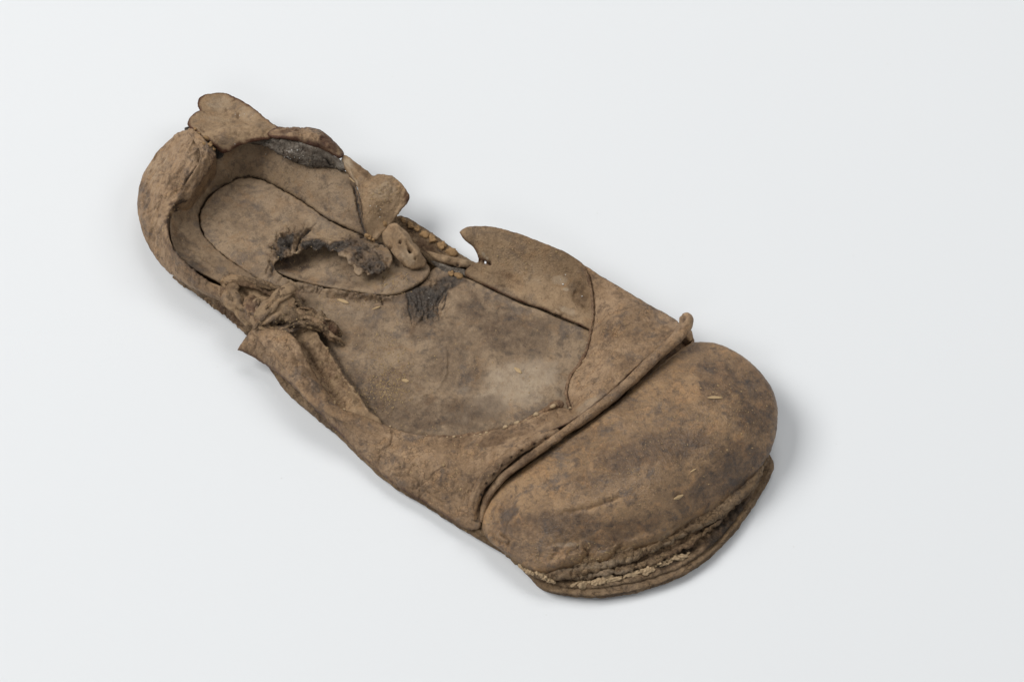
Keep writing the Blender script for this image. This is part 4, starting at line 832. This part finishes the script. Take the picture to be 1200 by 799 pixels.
flakes = [
    (838,466,5.4,1.2,-6,'pale straw flake lying flat near the far corner of the toe cap'),
    (795,582,3.6,1.5,-22,'small pale seed husk on the lower right slope of the toe cap'),
    (812,551,2.4,0.6,-30,'tiny pale splinter between the straw flake and husk on the toe cap'),
    (402,353,4.6,1.2,22,'tan straw flake on the insole just below the torn hole'),
    (441,361,3.4,0.7,-18,'thin yellow straw sliver on the insole left of the dark burnt patch'),
    (413,211,2.8,0.9,30,'pale chip beside the seam of the torn far side flap in the heel'),
    (475,446,2.6,1.2,10,'short cream grain lying on the middle of the insole'),
    (607,434,3.4,1.3,40,'reddish tan flake on the pale front part of the insole')]
for (u, v, L_, W_, a, lab) in flakes:
    me = flake_mesh('straw_flake', L_, W_, int(u))
    o = tuft(u, v, 1.0, a, 'straw_flake', 0, meshes=[me], lift=0.12); o.parent = None
    o['label'] = lab; o['category'] = 'straw flake'; o['group'] = 'straw flakes on the shoe'

def scatter(name, mat, n, size, regions, seed):
    r = np.random.default_rng(seed); V = []; F = []
    oct_ = np.array([(1,0,0),(-1,0,0),(0,1,0),(0,-1,0),(0,0,1),(0,0,-1)], float)
    of = [(0,2,4),(2,1,4),(1,3,4),(3,0,4),(2,0,5),(1,2,5),(3,1,5),(0,3,5)]
    wts = np.array([g[4] for g in regions], float); wts /= wts.sum()
    for k in range(n):
        g = regions[r.choice(len(regions), p=wts)]
        a = r.normal() * 0.55; b = r.normal() * 0.55
        u = g[0] + a * g[2]; v = g[1] + b * g[3]
        p, nn = drop(u, v)
        if p.z < 1.0: continue
        s = size * r.uniform(0.6, 1.9) * (1.6 if r.random() < 0.06 else 1)
        sc = np.array([s * r.uniform(.7, 1.5), s * r.uniform(.7, 1.2), s * 0.7])
        th = r.uniform(0, 6.28); c, s_ = math.cos(th), math.sin(th)
        o = (oct_ * sc) @ np.array([[c, s_, 0], [-s_, c, 0], [0, 0, 1]]) + np.array(p + nn * s * 0.2)
        o += r.normal(size=o.shape) * s * 0.15
        F += [tuple(x + len(V) for x in f) for f in of]; V += [tuple(x * MM) for x in o]
    me = bpy.data.meshes.new(name); me.from_pydata(V, [], F); me.materials.append(mat)
    o = bpy.data.objects.new(name, me); link(o)
    return o
reg_all = [(740,540,130,70,5),(850,480,50,50,3),(450,430,45,50,7),(462,452,22,22,5),(440,465,30,20,3),(560,430,90,50,2),(300,280,60,40,1.5),(430,530,60,30,2),(560,560,60,40,2),(720,400,50,50,2),
           (450,230,22,22,3),(400,355,50,12,2),(330,385,40,20,3),(190,240,24,60,2.5),(600,300,50,20,2),(460,330,24,10,2),(390,450,14,40,2),(700,650,80,14,3),(340,200,60,20,1),(360,300,40,16,1)]
g = scatter('dust_grains', M['grit'], 3000, 0.15, reg_all, 5); g['kind'] = 'stuff'; g['label'] = 'fine ochre grit scattered over the old leather shoe'; g['category'] = 'grit'
reg_w = [(280,135,14,8,2),(345,180,22,8,4),(500,350,16,14,2),(440,250,16,16,1),(730,475,60,20,1),(660,340,20,20,1),(300,170,40,6,1)]
g = scatter('mineral_specks', M['salt'], 45, 0.11, reg_w, 9); g['kind'] = 'stuff'; g['label'] = 'white mineral specks clinging to the heel flaps and insole'; g['category'] = 'specks'
def surface_dust():
    r = np.random.default_rng(12); V = []; F = []
    oct_ = np.array([(1,0,0),(-1,0,0),(0,1,0),(0,-1,0),(0,0,1),(0,0,-1)], float)
    of = [(0,2,4),(2,1,4),(1,3,4),(3,0,4),(2,0,5),(1,2,5),(3,1,5),(0,3,5)]
    spots = [(590,75),(170,460),(660,685),(1040,75),(240,620),(1000,300),(90,200),(460,90),(930,640),(700,250),(255,430),(560,660),(900,700),(330,560),(980,520),(150,330),(640,720),(1100,650),(420,620),(800,300)]
    for u, v in spots:
        p = P(u, v, 0.1); s_ = r.uniform(0.10, 0.22)
        F += [tuple(x + len(V) for x in f) for f in of]; V += [tuple((p + o * s_ * np.array([1, r.uniform(.5, 1), .5])) * MM) for o in oct_]
    me = bpy.data.meshes.new('surface_dust'); me.from_pydata(V, [], F); me.materials.append(M['salt'])
    o = bpy.data.objects.new('surface_dust', me); link(o); o['kind'] = 'stuff'
    o['label'] = 'a few faint dust specks lying on the white surface around the shoe'; o['category'] = 'dust'
surface_dust()
print('tris', sum(len(o.data.loop_triangles) if o.data.calc_loop_triangles() is None else 0 for o in bpy.data.objects if o.type == 'MESH'))
